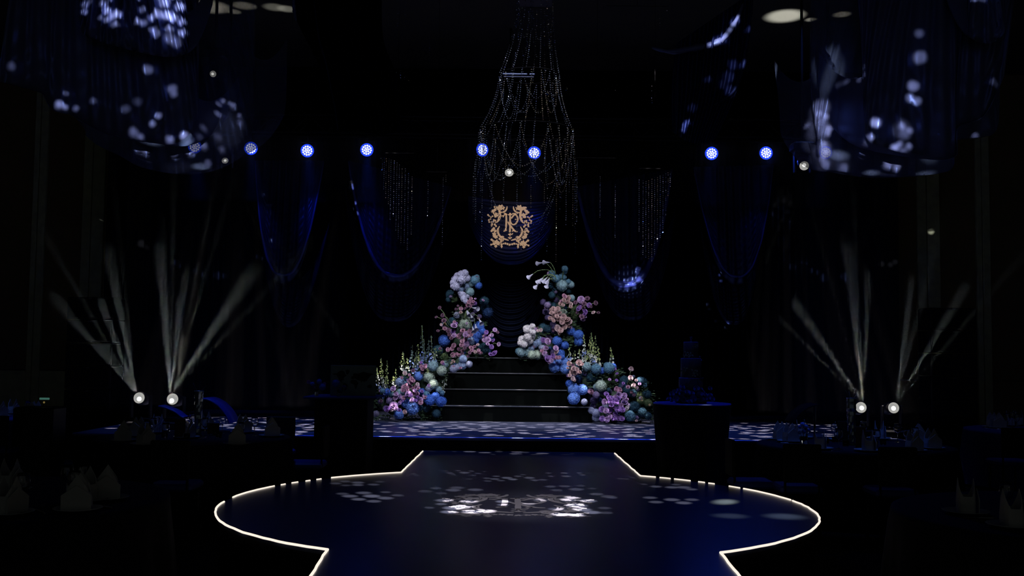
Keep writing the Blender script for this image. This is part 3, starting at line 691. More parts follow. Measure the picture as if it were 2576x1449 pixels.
# slimmer hanging cloths nearer the middle
def sheet(parent, name, A, B, Y, mt, folds=8, amp=.05, seed=0, nu=80, nv=40, bend=0.):
    """A, B: left and right edge polylines in photo positions, top to bottom"""
    fa, fb = contour_fn(A), contour_fn(B)
    def fn(u, v):
        a, b = fa(v), fb(v); px = a[0] + (b[0] - a[0]) * u; py = a[1] + (b[1] - a[1]) * u + bend * math.sin(PI * u) * v
        p = P(px, py, Y); k = 1 + (amp * math.sin(2 * PI * folds * u + 1.2 * nz(u * 5 + v, seed)) - .2 * math.sin(PI * u)) / Y
        return (p.x * k, Y * k, CAMZ + (p.z - CAMZ) * k)
    return MB().grid(fn, nu, nv).build(name, mt, parent)
mc = thing('ceiling_drapery', 'narrow ceiling cloth right of the chandelier with one bright curved lip', 'ceiling cloth', group='ceiling cloths')
sheet(mc, 'sheer_fall', [(1700, 110), (1690, 200), (1690, 330)], [(1892, -20), (1868, 190), (1800, 350)], 11.2, M['drape_back'], 9, .05, 2, bend=20)
def lip(parent, name, pts, r, Y, mt, rag=.25):
    f = contour_fn(pts)
    return MB().tube([P(*f(i / 40), Y) for i in range(41)], [max(.004, r * (math.sin(PI * (i + 1) / 42) ** .5) * (1 + rag * nz(i * .5))) for i in range(41)], 10).build(name, mt, parent)
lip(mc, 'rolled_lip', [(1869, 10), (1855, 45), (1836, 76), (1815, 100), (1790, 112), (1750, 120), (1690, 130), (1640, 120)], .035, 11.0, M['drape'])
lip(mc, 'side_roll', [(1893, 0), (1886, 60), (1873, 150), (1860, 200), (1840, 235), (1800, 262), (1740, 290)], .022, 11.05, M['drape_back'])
mc2 = thing('ceiling_drapery', 'narrow dark ceiling cloth left of the chandelier with thin blue edges', 'ceiling cloth', group='ceiling cloths')
sheet(mc2, 'sheer_fall', [(738, -30), (744, 45), (800, 160), (850, 300)], [(960, -30), (965, 100), (1000, 200), (1010, 330)], 11.4, M['drape_dark'], 7, .05, 4, bend=20)
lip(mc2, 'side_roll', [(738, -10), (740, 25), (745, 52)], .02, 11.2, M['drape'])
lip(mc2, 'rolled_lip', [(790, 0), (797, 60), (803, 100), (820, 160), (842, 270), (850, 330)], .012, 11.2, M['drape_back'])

# ------------------------------------------------------------------ backdrop curtains and swags
def pleats(parent, name, x0, x1, z0, z1, Y, n_, amp, mt, seed=0):
    def fn(u, v):
        return (x0 + (x1 - x0) * u, Y + amp * math.sin(2 * PI * n_ * u + .8 * nz(u * n_ * .3 + v * .8, seed)) + .3 * amp * math.sin(2 * PI * n_ * 2.7 * u), z0 + (z1 - z0) * v)
    return MB().grid(fn, n_ * 6, 10).build(name, mt, parent)
ztop = P(760, 404, 18.0).z
bc = thing('backdrop_curtain', 'black pleated curtain hanging behind the whole stage', 'curtain')
pleats(bc, 'curtain_cloth', -7.5, 6.8, FZ, ztop + 1.0, 18.95, 70, .05, M['drape_dark'])
MB().tube([(-7.5, 18.95, ztop + 1.03), (6.8, 18.95, ztop + 1.03)], .03, 8).build('curtain_rail', M['truss'], bc)
def swag(parent, name, A, B, bot, Y, mt, vs_=12, us=14, amp=.03, topsag=0., roll=.07, fat=.5, pw=2.2, v_hem=False):
    """swag between photo points A and B sagging to photo height bot; vertical pleats above, rolled lip below"""
    a, b = P(*A, Y), P(*B, Y)
    zb = P((A[0] + B[0]) / 2, bot, Y).z
    def fn(u, v):
        sh = (1 - abs(2 * u - 1) ** pw)
        base = a.z + (b.z - a.z) * u
        sag = (base - zb) * (topsag + (1 - topsag) * v)
        z = base - sag * sh
        x = a.x + (b.x - a.x) * u
        pl = amp * math.sin(2 * PI * us * u + 1.1 * nz(u * 5, us)) * (.4 + .6 * (1 - v)) * math.sin(PI * u) ** .3
        hf = amp * .6 * math.sin(2 * PI * vs_ * v ** 1.5 + 1.5 * u + nz(u * 3)) * v * sh
        y = Y - .30 * v * sh - pl - hf
        if v > .94: y += (v - .94) * 1.2; z -= .02
        return (x, y, z)
    o = MB().grid(fn, 120, 48).build(name, mt, parent)
    pts = []
    for i in range(61):
        u = i / 60; q = fn(u, .94); pts.append(Vector(q) + Vector((0, -.01, -.01)))
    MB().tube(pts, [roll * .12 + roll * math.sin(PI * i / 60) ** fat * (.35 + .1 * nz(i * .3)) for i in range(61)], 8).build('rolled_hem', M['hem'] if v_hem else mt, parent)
    return o
gS = 'swagged drapes of the backdrop'
s1 = thing('swag_drape', 'outer left blue swag of the backdrop under the third blue lamp', 'swag drape', group=gS)
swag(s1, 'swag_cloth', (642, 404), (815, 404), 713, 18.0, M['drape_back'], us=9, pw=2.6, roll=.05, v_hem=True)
swag(s1, 'lower_swag_cloth', (655, 560), (828, 560), 822, 18.25, M['drape_back'], us=9, topsag=.55, roll=.02)
s2 = thing('swag_drape', 'inner left backdrop swag with a brightly blue-lit rolled hem', 'swag drape', group=gS)
swag(s2, 'swag_cloth', (877, 404), (1135, 470), 712, 17.9, M['drape_back'], us=12, pw=2.3, roll=.07, v_hem=True)
swag(s2, 'lower_swag_cloth', (868, 470), (1130, 560), 808, 18.2, M['drape_back'], us=12, topsag=.5, roll=.03, pw=2.6)
s3 = thing('swag_drape', 'inner right backdrop swag with white light spots on its hem', 'swag drape', group=gS)
swag(s3, 'swag_cloth', (1452, 470), (1690, 425), 735, 17.95, M['drape_back'], us=12, pw=2.4, roll=.12, v_hem=True)
swag(s3, 'lower_swag_cloth', (1470, 560), (1700, 520), 805, 18.2, M['drape_back'], us=12, topsag=.5, roll=.03, pw=2.6)
s4 = thing('swag_drape', 'outer right backdrop swag with a thin lit hem', 'swag drape', group=gS)
swag(s4, 'swag_cloth', (1745, 420), (1945, 415), 716, 18.0, M['drape_back'], us=9, pw=2.4, roll=.04, v_hem=True)
swag(s4, 'lower_swag_cloth', (1760, 560), (1915, 560), 816, 18.2, M['drape_back'], us=9, topsag=.5, roll=.02, pw=2.6)
for (a, b, lab) in ((812, 880, 'dark gathered curtain tail between the two left swags'), (1112, 1182, 'dark gathered curtain tail left of the golden crest'),
                    (1388, 1470, 'dark gathered curtain tail right of the golden crest'), (1686, 1752, 'dark gathered curtain tail between the two right swags')):
    t = thing('curtain_tail', lab, 'curtain', group='gathered curtain tails')
    xa, xb = xw(a, 600, 17.8), xw(b, 600, 17.8); xm = (xa + xb) / 2
    def tail(u, v, xa=xa, xb=xb, xm=xm):
        f = .5 + .55 * (1 - v) ** 1.5 + .15
        x = xm + (xa - xm + (xb - xa) * u) * f
        return (x, 18.35 + .045 * math.sin(2 * PI * 7 * u + v * 2) - .1 * math.sin(PI * u), .9 + (ztop - .9) * v)
    MB().grid(tail, 60, 16).build('tail_cloth', M['drape_dark'], t)
# the cloth behind the crest: level folds
cb = thing('crest_backing_drape', 'deep blue cloth with level folds behind the golden crest', 'swag drape')
pa, pb = P(1178, 492, 18.1), P(1396, 505, 18.1); zbot = P(1287, 668, 18.1).z
def cfn(u, v):
    base = pa.z + (pb.z - pa.z) * u; sh = 1 - abs(2 * u - 1) ** 2.4
    top = base - .05 * sh
    z = top - (.42 + (top - .42 - zbot) * sh) * v
    return (pa.x + (pb.x - pa.x) * u * 1.0, 18.12 + .016 * math.sin(2 * PI * 17 * v + 2 * u + 2 * nz(v * 4)) + .01 * math.sin(2 * PI * 31 * v + 3 * u) - .16 * v ** 3 * sh - .05 * math.sin(PI * u), z)
MB().grid(cfn, 60, 150).build('folded_cloth', M['drape_crest'], cb)
def cfn2(u, v):
    base = pa.z + (pb.z - pa.z) * u; sh = 1 - abs(2 * u - 1) ** 2.4
    z = base - .35 - (base - .35 - (zbot - .25 - 1.2 * v)) * sh
    return ((pa.x - .15) + (pb.x - pa.x + .3) * u, 18.3 + .02 * math.sin(2 * PI * 12 * v), z)
MB().grid(cfn2, 60, 70).build('lower_cloth', M['drape_dark'], cb)

# ------------------------------------------------------------------ the monogram (crop coordinates, centre 830,650)
LET = {
 'letter_r': [([(747, 385), (752, 450), (754, 520), (752, 600), (746, 680), (735, 735)], [15, 16, 17, 17, 15, 13]),
              ([(655, 425), (685, 432), (705, 415), (722, 395), (745, 385)], [8, 13, 9, 8, 13]), ([(662, 438), (690, 448), (700, 430)], [5, 6, 4]),
              ([(700, 372), (735, 380), (770, 400)], [6, 11, 7]), ([(700, 745), (735, 728), (768, 715)], [7, 14, 6]),
              ([(785, 545), (810, 590), (850, 640), (900, 700), (935, 735), (988, 744)], [8, 15, 16, 15, 14, 5]),
              ([(872, 742), (900, 720), (915, 730)], [5, 12, 6])],
 'letter_p': [([(855, 475), (880, 440), (905, 410), (930, 390), (990, 368)], [12, 13, 13, 13, 5]),
              ([(930, 392), (965, 420), (985, 470), (984, 505), (965, 555), (935, 590), (890, 602), (858, 580), (842, 545)], [9, 14, 16, 16, 14, 12, 11, 11, 9]),
              ([(880, 372), (905, 378), (935, 372)], [8, 10, 7]), ([(925, 495), (955, 493)], [3, 10])],
 'letter_t': [([(828, 365), (829, 450), (830, 560), (830, 700), (830, 790), (832, 852)], [12, 17, 17, 15, 18, 3]),
              ([(785, 395), (805, 405), (830, 380), (855, 400), (880, 378)], [6, 10, 10, 10, 6]), ([(792, 800), (830, 808), (875, 798), (890, 770)], [5, 14, 9, 5])]}
SCR_L = [([(765, 230), (760, 275), (735, 320), (690, 347), (640, 352), (605, 335)], [6, 11, 12, 11, 9, 4]),
         ([(470, 330), (510, 295), (555, 285), (595, 305), (620, 350), (628, 410), (618, 470), (595, 520), (560, 560), (520, 560)], [4, 7, 8, 10, 14, 15, 15, 14, 9, 5]),
         ([(590, 330), (608, 400), (598, 470), (570, 520)], [3, 4, 4, 3]),
         ([(615, 640), (600, 675), (578, 700), (575, 740), (592, 800), (630, 850), (680, 885), (740, 905), (805, 925)], [6, 10, 9, 11, 13, 14, 12, 10, 6]),
         ([(600, 700), (605, 780), (640, 840)], [4, 5, 4]),
         ([(640, 850), (680, 850), (712, 862)], [5, 12, 5]), ([(700, 910), (690, 935), (665, 945)], [5, 10, 5]),
         ([(455, 1018), (500, 1000), (560, 985)], [4, 8, 8])]
BLO_L = [(640,250,45),(600,262,30),(680,265,34),(545,255,24),(512,250,15),(490,330,28),(520,310,22),(460,345,18),(495,378,14),(550,408,40),(578,400,24),(530,440,22),(380,415,14),(405,435,12),
         (470,440,13),(440,458,12),(400,520,15),(430,497,12),(405,560,12),(450,562,13),(462,600,18),(455,632,14),(500,520,16),(490,552,12),(530,528,14),(520,608,18),(545,640,16),(500,690,24),
         (478,720,22),(455,742,18),(530,742,25),(510,805,34),(550,858,32),(520,850,28),(460,920,20),(490,945,16),(560,968,42),(592,992,36),(515,1000,30),(450,1022,16),(545,1052,24),(620,900,18),
         (655,925,22),(650,958,16),(660,1010,20),(664,1050,18),(664,1075,9),(700,995,12),(740,990,18),(782,1002,18),(615,312,16),(590,470,10)]
BLO_C = [(830,1012,24),(830,880,24),(800,868,14),(860,868,14),(815,1030,10)]
def ribbon(mb, pts, ws, mp, th):
    f = contour_fn(pts); n_ = 22; L = []; R = []
    for i in range(n_ + 1):
        u = i / n_; p = f(u); q0 = f(max(0, u - .02)); q1 = f(min(1, u + .02))
        dx, dy = q1[0] - q0[0], q1[1] - q0[1]; l = math.hypot(dx, dy) or 1
        k = u * (len(ws) - 1); j = min(int(k), len(ws) - 2); ww = ws[j] + (ws[j + 1] - ws[j]) * (k - j)
        L.append((p[0] - dy / l * ww, p[1] + dx / l * ww)); R.append((p[0] + dy / l * ww, p[1] - dx / l * ww))
    vs = [mp(a, b, 0) for a, b in L] + [mp(a, b, 0) for a, b in R] + [mp(a, b, th) for a, b in L] + [mp(a, b, th) for a, b in R]
    m_ = n_ + 1; fs = []
    for i in range(n_):
        fs += [(i, i + 1, m_ + i + 1, m_ + i), (2 * m_ + i, 3 * m_ + i, 3 * m_ + i + 1, 2 * m_ + i + 1), (i, 2 * m_ + i, 2 * m_ + i + 1, i + 1), (m_ + i, m_ + i + 1, 3 * m_ + i + 1, 3 * m_ + i)]
    mb.add(vs, fs)
def rosette(mb, c, r, mp, th, ph):
    n_ = 20; pts = [(c[0] + r * (.82 + .24 * math.cos(5 * (2 * PI * i / n_) + ph)) * math.cos(2 * PI * i / n_), c[1] + r * (.82 + .24 * math.cos(5 * (2 * PI * i / n_) + ph)) * math.sin(2 * PI * i / n_)) for i in range(n_)]
    vs = [mp(a, b, 0) for a, b in pts] + [mp(a, b, th) for a, b in pts] + [mp(c[0], c[1], th * 1.3)]
    fs = [tuple(range(n_))] + [(n_ + i, n_ + (i + 1) % n_, 2 * n_) for i in range(n_)] + [(i, (i + 1) % n_, n_ + (i + 1) % n_, n_ + i) for i in range(n_)]
    mb.add(vs, fs)
def monogram(root, mp, th, mt, border=True, lets=True):
    for k, strokes in LET.items():
        mb = MB(); dz = {'letter_r': 0, 'letter_p': .25, 'letter_t': .5}[k]
        for pts, ws in strokes: ribbon(mb, pts, [w_ * 1.12 for w_ in ws], lambda a, b, t: mp(a, b, t + dz * th), th)
        mb.build(k, mt, root, False)
    if not border: return
    for side in (0, 1):
        fx = (lambda x: 1660 - x) if side else (lambda x: x)
        for pts, ws in SCR_L:
            mb = MB(); ribbon(mb, [(fx(a), b) for a, b in pts], [w_ * 1.3 for w_ in ws], mp, th); mb.build('scroll', mt, root, False)
        random.seed(side)
        mb = MB()
        for x, y, r in BLO_L: rosette(mb, (fx(x), y), r * 1.28 + 2, lambda a, b, t: mp(a, b, t + .1 * th), th, x)
        mb.build('blossom_border', mt, root, False)['kind'] = 'stuff'
    mb = MB()
    for x, y, r in BLO_C: rosette(mb, (x, y), r, mp, th, x)
    mb.build('centre_blossoms', mt, root, False)['kind'] = 'stuff'
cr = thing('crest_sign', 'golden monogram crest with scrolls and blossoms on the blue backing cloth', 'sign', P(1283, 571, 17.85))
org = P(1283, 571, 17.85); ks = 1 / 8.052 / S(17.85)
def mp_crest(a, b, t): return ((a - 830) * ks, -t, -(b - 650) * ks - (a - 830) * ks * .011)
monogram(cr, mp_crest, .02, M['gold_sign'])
MB().tube([(-.2, .01, .33), (-.2, -.1, tz - org.z)], .002, 5).build('hanging_wire', M['metal_black'], cr); MB().tube([(.2, .01, .33), (.2, -.1, tz - org.z)], .002, 5).build('hanging_wire', M['metal_black'], cr)
fm = thing('floor_monogram', 'white monogram crest lying on the round dance floor', 'floor decal', (0, 0, 0))
y0, y1 = PZ(1305, 1243.5, ZR).y, PZ(1305, 1303, ZR).y; kx = 395 / S((y0 + y1) / 2) / 930 * 1.0; ky = (y0 - y1) / 885
cxm = PZ(1303, 1272, ZR).x
def mp_floor(a, b, t): return (cxm + (a - 830) * kx, (y0 + y1) / 2 - (b - 648) * ky, ZR + .0012 + t)
monogram(fm, mp_floor, .0015, M['print'])

# ------------------------------------------------------------------ crystal chandelier and bead curtains
def rnd_dir_(): return Vector((random.gauss(0, 1), random.gauss(0, 1), random.gauss(0, 1) + 1e-4)).normalized()
def bead_line(mb, pts, step, r, jit=0.):
    acc = 0.; last = Vector(pts[0]); out = []
    for p in pts[1:]:
        p = Vector(p); d = (p - last).length
        while acc + d >= step:
            t = (step - acc) / d; last = last + (p - last) * t; d = (p - last).length; acc = 0.
            q_ = rnd_dir_().to_track_quat('Z', 'Y'); rr = r * random.uniform(.6, 1.25); el = random.uniform(.9, 1.3)
            mb.add([last + q_ @ Vector(v) * rr for v in ((1, 0, 0), (0, 1, 0), (-1, 0, 0), (0, -1, 0), (0, 0, el), (0, 0, -el))], [(0, 1, 4), (1, 2, 4), (2, 3, 4), (3, 0, 4), (1, 0, 5), (2, 1, 5), (3, 2, 5), (0, 3, 5)])
        acc += d; last = p
YC = 12.0
ch = thing('crystal_chandelier', 'tall tiered chandelier of crystal bead strands and swags above the staircase', 'chandelier')
def ring_c(px, py): return P(px, py, YC)
R1, R2, R3, R4 = (ring_c(1346, 4), .215), (ring_c(1332, 190), .36), (ring_c(1324, 330), .56), (ring_c(1320, 440), .60)
def ringpt(R, a): return R[0] + Vector((R[1] * math.cos(a), R[1] * math.sin(a), 0))
for R, zz in ((R1, .02), (R2, .012), (R3, .01)):
    MB().tube([ringpt(R, 2 * PI * i / 32) for i in range(33)], .0022, 5, False).build('hoop', M['wall_black'], ch)
MB().bbox(tuple(ring_c(1346, 3)), (.43, .3, .04), .01).build('top_plate', M['bar_blue'], ch, False)
MB().bbox(tuple(ring_c(1305, 187)), (.38, .05, .02), .005).build('cross_bar', M['bar_blue'], ch, False)
MB().bbox(tuple(ring_c(1305, 191) + Vector((.0, 0, -.012))), (.36, .03, .008), .002).build('cross_bar', M['bar_blue'], ch, False)
MB().tube([ring_c(1346, 3), ring_c(1346, 3) + Vector((0, 0, 1.3))], .012, 8).build('suspension_pole', M['metal_black'], ch)
random.seed(21)
def strand(pts, r=.0072, step=.027, mt=None, nm='bead_strand', parent=ch):
    mb = MB(); bead_line(mb, pts, step, r)
    if mb.v: return mb.build(nm, mt or (M['crystal'] if random.random() < .7 else M['crystal_warm']), parent, False, kind='stuff')
def curve(a, b, sag, n_=14):
    a, b = Vector(a), Vector(b); return [a + (b - a) * (i / n_) + Vector((0, 0, -sag * 4 * (i / n_) * (1 - i / n_))) for i in range(n_ + 1)]
def flare(a, b, n_=16):            # hangs down steeply then swings outward
    a, b = Vector(a), Vector(b); o_ = []
    for i in range(n_ + 1):
        t = i / n_; k = t ** 1.8; o_.append(Vector((a.x + (b.x - a.x) * k, a.y + (b.y - a.y) * k, a.z + (b.z - a.z) * t)))
    return o_
for i in range(14):
    a = 2 * PI * i / 14 + .1
    strand(flare(ringpt(R1, a), ringpt(R2, a)))
for i in range(7):
    a = 2 * PI * i / 7
    strand(curve(ringpt(R1, a), ringpt(R1, a + .9), .35 + .3 * random.random()))
for i in range(20):
    a = 2 * PI * i / 20 + .05
    strand(flare(ringpt(R2, a), ringpt(R3, a + random.uniform(-.1, .1))))
    if i % 2 == 0: strand(curve(ringpt(R2, a), ringpt(R2, a + 1.0), .3 + .25 * random.random()))
for i in range(22):
    a = 2 * PI * i / 22
    strand(flare(ringpt(R3, a), ringpt(R4, a + random.uniform(-.1, .1))))
    L = random.uniform(.25, .75) if i % 3 else random.uniform(.6, 1.0)
    e = ringpt(R4, a); strand([e, e + Vector((0, 0, -L))])
    if i % 2 == 0: strand(curve(ringpt(R3, a), ringpt(R3, a + random.uniform(.9, 1.5)), random.uniform(.4, .7)))
strand(curve(ring_c(1218, 420), ring_c(1405, 430), .84)); strand(curve(ring_c(1240, 500), ring_c(1395, 490), .62))
strand(curve(ring_c(1225, 540), ring_c(1392, 500), .30)); strand(curve(ring_c(1260, 350), ring_c(1410, 360), .42))
for (a, b, s_) in ((1330, 158, 1.3), (1370, 192, 1.3), (1375, 250, 1.3), (1388, 256, 1.5), (1390, 225, 1.2), (1421, 240, 1.3), (1417, 300, 1.2), (1372, 430, 1.2), (1440, 408, 1.3), (1352, 296, 1), (1298, 280, 1), (1427, 410, 1.), (1409, 505, 1.1), (1331, 595, 1), (1289, 430, 1)):
    c = ring_c(a, b) + Vector((0, -.3, 0)); r = .011 * s_
    MB().lathe([(.001, r * 2.6), (r * .35, r * 1.6), (r * .8, r * .5), (r, -.3 * r), (r * .75, -1.1 * r), (.001, -1.5 * r)], 7, cap=False).build('teardrop_pendant', M['glass'], ch, False).location = c
random.seed(33)
def bead_curtain(label, lst, Y, step=.030):
    t = thing('bead_curtain', label, 'bead curtain', group='bead curtains')
    zt = max(P(x, y0_, Y).z for x, y0_, _ in lst)
    xs = [P(x, y0_, Y).x for x, y0_, _ in lst]
    for x, a, b in lst:
        p, q = P(x, a, Y), P(x, b, Y); q.x = p.x
        strand([p, q], .0075, step, None, 'bead_strand', t)
    MB().tube([(min(xs) - .02, Y, zt + .02), (max(xs) + .02, Y, zt + .02)], .003, 6).build('hanging_bar', M['wall_black'], t)
    MB().tube([((min(xs) + max(xs)) / 2, Y, zt + .02), ((min(xs) + max(xs)) / 2, Y, 6.98)], .002, 5).build('wire', M['wall_black'], t)
bead_curtain('cluster of bead strands over the inner left swag', [(958, 388, 400), (962, 392, 440), (967, 393, 478), (972, 395, 500), (979, 395, 515), (984, 398, 552), (992, 400, 548), (999, 405, 582), (1005, 410, 600), (1012, 415, 612), (1020, 420, 610), (1028, 432, 628), (1037, 440, 590)], 15.0)
bead_curtain('three single bead strands left of the golden crest', [(1077, 452, 545), (1115, 443, 618), (1122, 436, 460)], 15.2)
bead_curtain('cluster of bead strands over the inner right swag', [(1608, 448, 585), (1618, 450, 640), (1625, 452, 650), (1632, 450, 655), (1640, 446, 660), (1647, 443, 640), (1654, 442, 612), (1661, 438, 600), (1668, 436, 585), (1675, 432, 540), (1681, 430, 500), (1686, 428, 470)], 15.0)
bead_curtain('two single bead strands right of the golden crest', [(1510, 440, 548), (1548, 460, 598), (1452, 400, 560)], 15.2)
bead_curtain('short bead strands hanging high left of the chandelier', [(978, 30, 80), (1001, 28, 80), (1020, 0, 40), (1081, 90, 165), (997, 170, 206), (1008, 165, 210), (1018, 188, 205), (1028, 190, 205)], 12.5)
bead_curtain('short bead strands hanging high right of the chandelier', [(1529, 58, 80), (1660, 40, 80), (1678, 20, 40), (1548, 215, 230), (1640, 210, 260)], 12.5)

# ------------------------------------------------------------------ flowers
random.seed(7)
def rnd_dir(front=True):
    while True:
        v = Vector((random.gauss(0, 1), random.gauss(0, 1), random.gauss(0, 1)))
        if v.length > .1: return v.normalized()
def hydrangea_mesh(name, mt, n_=72, big=.23):
    """a ball of small four-petalled florets"""
    mb = MB(); mb.ball((0, 0, 0), .84, 12, 8); gold = PI * (3 - 5 ** .5)
    for i in range(n_):
        z = 1 - 2 * (i + .5) / n_; r = math.sqrt(1 - z * z); a = gold * i
        d = Vector((r * math.cos(a), r * math.sin(a), z)); d = (d + rnd_dir() * .08).normalized()
        q = d.to_track_quat('Z', 'Y'); c = d * random.uniform(.88, 1.0); ro = random.uniform(0, 1.5); s_ = big * random.uniform(.85, 1.15)
        vs = [c + q @ Vector((0, 0, -.03))]; fs = []
        for k in range(4):
            an = ro + k * PI / 2
            for da, rr, hh in ((-.42, .72, .035), (0, 1.0, .02), (.42, .72, .035)):
                vs.append(c + q @ Vector((s_ * rr * math.cos(an + da), s_ * rr * math.sin(an + da), hh)))
            b = 1 + k * 3; fs.append((0, b, b + 1, b + 2))
        mb.add(vs, fs)
    return mb.mesh(name, mt, False)
def rose_mesh(name, mt):
    """cupped ring of overlapping petals round a tight heart, facing -Y and a little up"""
    mb = MB(); q = Vector((0, -1, .35)).normalized().to_track_quat('Z', 'Y')
    def petal(an, r0, h0, r1, h1, wd):
        vs = []
        for j in range(4):
            t = j / 3; rr = r0 + (r1 - r0) * math.sin(t * PI / 2) ; hh = h0 + (h1 - h0) * t + (-.10 if j == 3 else 0)
            w_ = wd * (.55 + .75 * math.sin(PI * min(.9, t * .75 + .12)))
            if j == 3: rr += .08
            for k in (-1, 0, 1):
                a = an + k * w_; vs.append(q @ Vector((rr * math.cos(a), rr * math.sin(a), hh - .05 * abs(k) * t)))
        return vs, [(j * 3 + k, j * 3 + k + 1, j * 3 + k + 4, j * 3 + k + 3) for j in range(3) for k in range(2)]
    for ring, (cnt, r0, h0, r1, h1, wd) in enumerate(((3, .02, -.25, .16, .50, .95), (4, .05, -.4, .38, .38, .72), (5, .08, -.55, .66, .16, .58), (6, .1, -.7, .96, -.16, .50))):
        for k in range(cnt): vs, fs = petal(2 * PI * k / cnt + ring * .6, r0, h0, r1, h1, wd); mb.add(vs, fs)
    c = q @ Vector((0, 0, -.35)); mb.ball(c + q @ Vector((0, 0, -.25)), .42, 8, 5)
    return mb.mesh(name, mt, True)
COLR = {  # hydrangea tones, from bright to dark
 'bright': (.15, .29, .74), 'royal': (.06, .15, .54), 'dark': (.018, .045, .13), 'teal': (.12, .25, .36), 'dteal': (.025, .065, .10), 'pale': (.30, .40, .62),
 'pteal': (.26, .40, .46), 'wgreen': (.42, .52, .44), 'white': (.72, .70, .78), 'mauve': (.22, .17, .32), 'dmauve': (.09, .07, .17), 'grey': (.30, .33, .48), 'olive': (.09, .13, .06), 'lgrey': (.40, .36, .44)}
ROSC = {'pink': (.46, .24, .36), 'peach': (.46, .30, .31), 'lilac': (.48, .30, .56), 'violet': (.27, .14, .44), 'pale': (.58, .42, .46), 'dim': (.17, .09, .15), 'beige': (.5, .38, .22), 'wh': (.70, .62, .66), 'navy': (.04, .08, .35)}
HY = {k: hydrangea_mesh('hydrangea_' + k, mat('hydrangea_' + k, c, rough=.75, spec=.1, noise=(2.2, .35))) for k, c in COLR.items()}
RO = {k: rose_mesh('rose_' + k, mat('rose_' + k, c, rough=.65, spec=.1, noise=(2.5, .25))) for k, c in ROSC.items()}
ORC = [hydrangea_mesh('orchid_' + k, mat('orchid_' + k, c, rough=.6, spec=.15), 34, .44) for k, c in (('lavender_white', (.56, .56, .80)), ('white', (.78, .74, .80)))]
CALW = mat('calla_white', (.40, .40, .54), rough=.5, spec=.3)
TINY = {k: mat('floret_' + k, c, rough=.7, spec=.1) for k, c in {'y': (.34, .40, .16), 'w': (.52, .55, .52), 'b': (.22, .30, .62), 'dim': (.06, .09, .10)}.items()}
def spire(parent, px, y0_, y1_, Y, tone, wd=7, sd=0):
    """delphinium: stem with small florets, widening downwards"""
    random.seed(int(px) + sd); top = P(px, y0_, Y); bot = P(px + random.uniform(-3, 3), y1_, Y); s_ = S(Y)
    st_ = MB().tube([bot, (bot + top) / 2 + Vector((.006, 0, 0)), top], .005, 5).build('delphinium_stem', M['petal_wire'], parent)
    tn = {'y': ('y', 'y', 'w'), 'w': ('w', 'w', 'w'), 'b': ('y', 'w', 'b'), 'd': ('dim', 'dim', 'b')}[tone]
    for sec in range(3):
        mb = MB(); n_ = int((bot.z - top.z) / -.0125 / 3 * (1.0 if sec else .8))
        for i in range(n_):
            t = (sec + random.random()) / 3; c = top + (bot - top) * t; r = (wd / s_) * (.30 + .75 * t)
            a = random.uniform(0, 2 * PI); c = c + Vector((r * math.cos(a), r * math.sin(a) * .8, random.uniform(-.01, .01)))
            k = (1.4 + 1.6 * t) / s_ * random.uniform(.8, 1.25)
            q = Vector((math.cos(a), math.sin(a) - .6, random.uniform(-.2, .5))).normalized().to_track_quat('Z', 'Y')
            vs = [c + q @ Vector((0, 0, -.3 * k))] + [c + q @ Vector((k * math.cos(2 * PI * j / 5) * (1 if j % 1 == 0 else .6), k * math.sin(2 * PI * j / 5), .25 * k)) for j in range(5)]
            mb.add(vs, [(0, 1 + j, 1 + (j + 1) % 5) for j in range(5)])
        mb.build('delphinium_florets', TINY[tn[sec]], st_, False, kind='stuff')
def greens(parent, lst, Y, mt, dens=26, cv=None):
    """loose leafy filling: one mass of small leaves nobody could count"""
    mb = MB()
    for x, y, r in lst:
        x, y, r = cv(x, y, r); c0 = P(x, y, Y + .12); R = r / S(Y)
        for i in range(dens):
            c = c0 + Vector((random.gauss(0, .5) * R, random.gauss(0, .35) * R, random.gauss(0, .5) * R)); k = .026 * random.uniform(.6, 1.5)
            d = rnd_dir(); q = d.to_track_quat('Z', 'Y')
            mb.add([c + q @ Vector((-k, 0, 0)), c + q @ Vector((0, -k * .32, .1 * k)), c + q @ Vector((k, 0, 0)), c + q @ Vector((0, k * .32, .1 * k))], [(0, 1, 2, 3)])
    return mb.build('foliage', mt, parent, False, kind='stuff')
def stems(parent, pairs, Y, cv):
    for (x, y, x2, y2) in pairs:
        a = cv(x, y, 0); b = cv(x2, y2, 0); p, q = P(a[0], a[1], Y), P(b[0], b[1], Y)
        MB().tube([q, (p + q) / 2 + Vector((0, 0, .05)), p], .006, 5).build('stem', M['petal_wire'], parent)
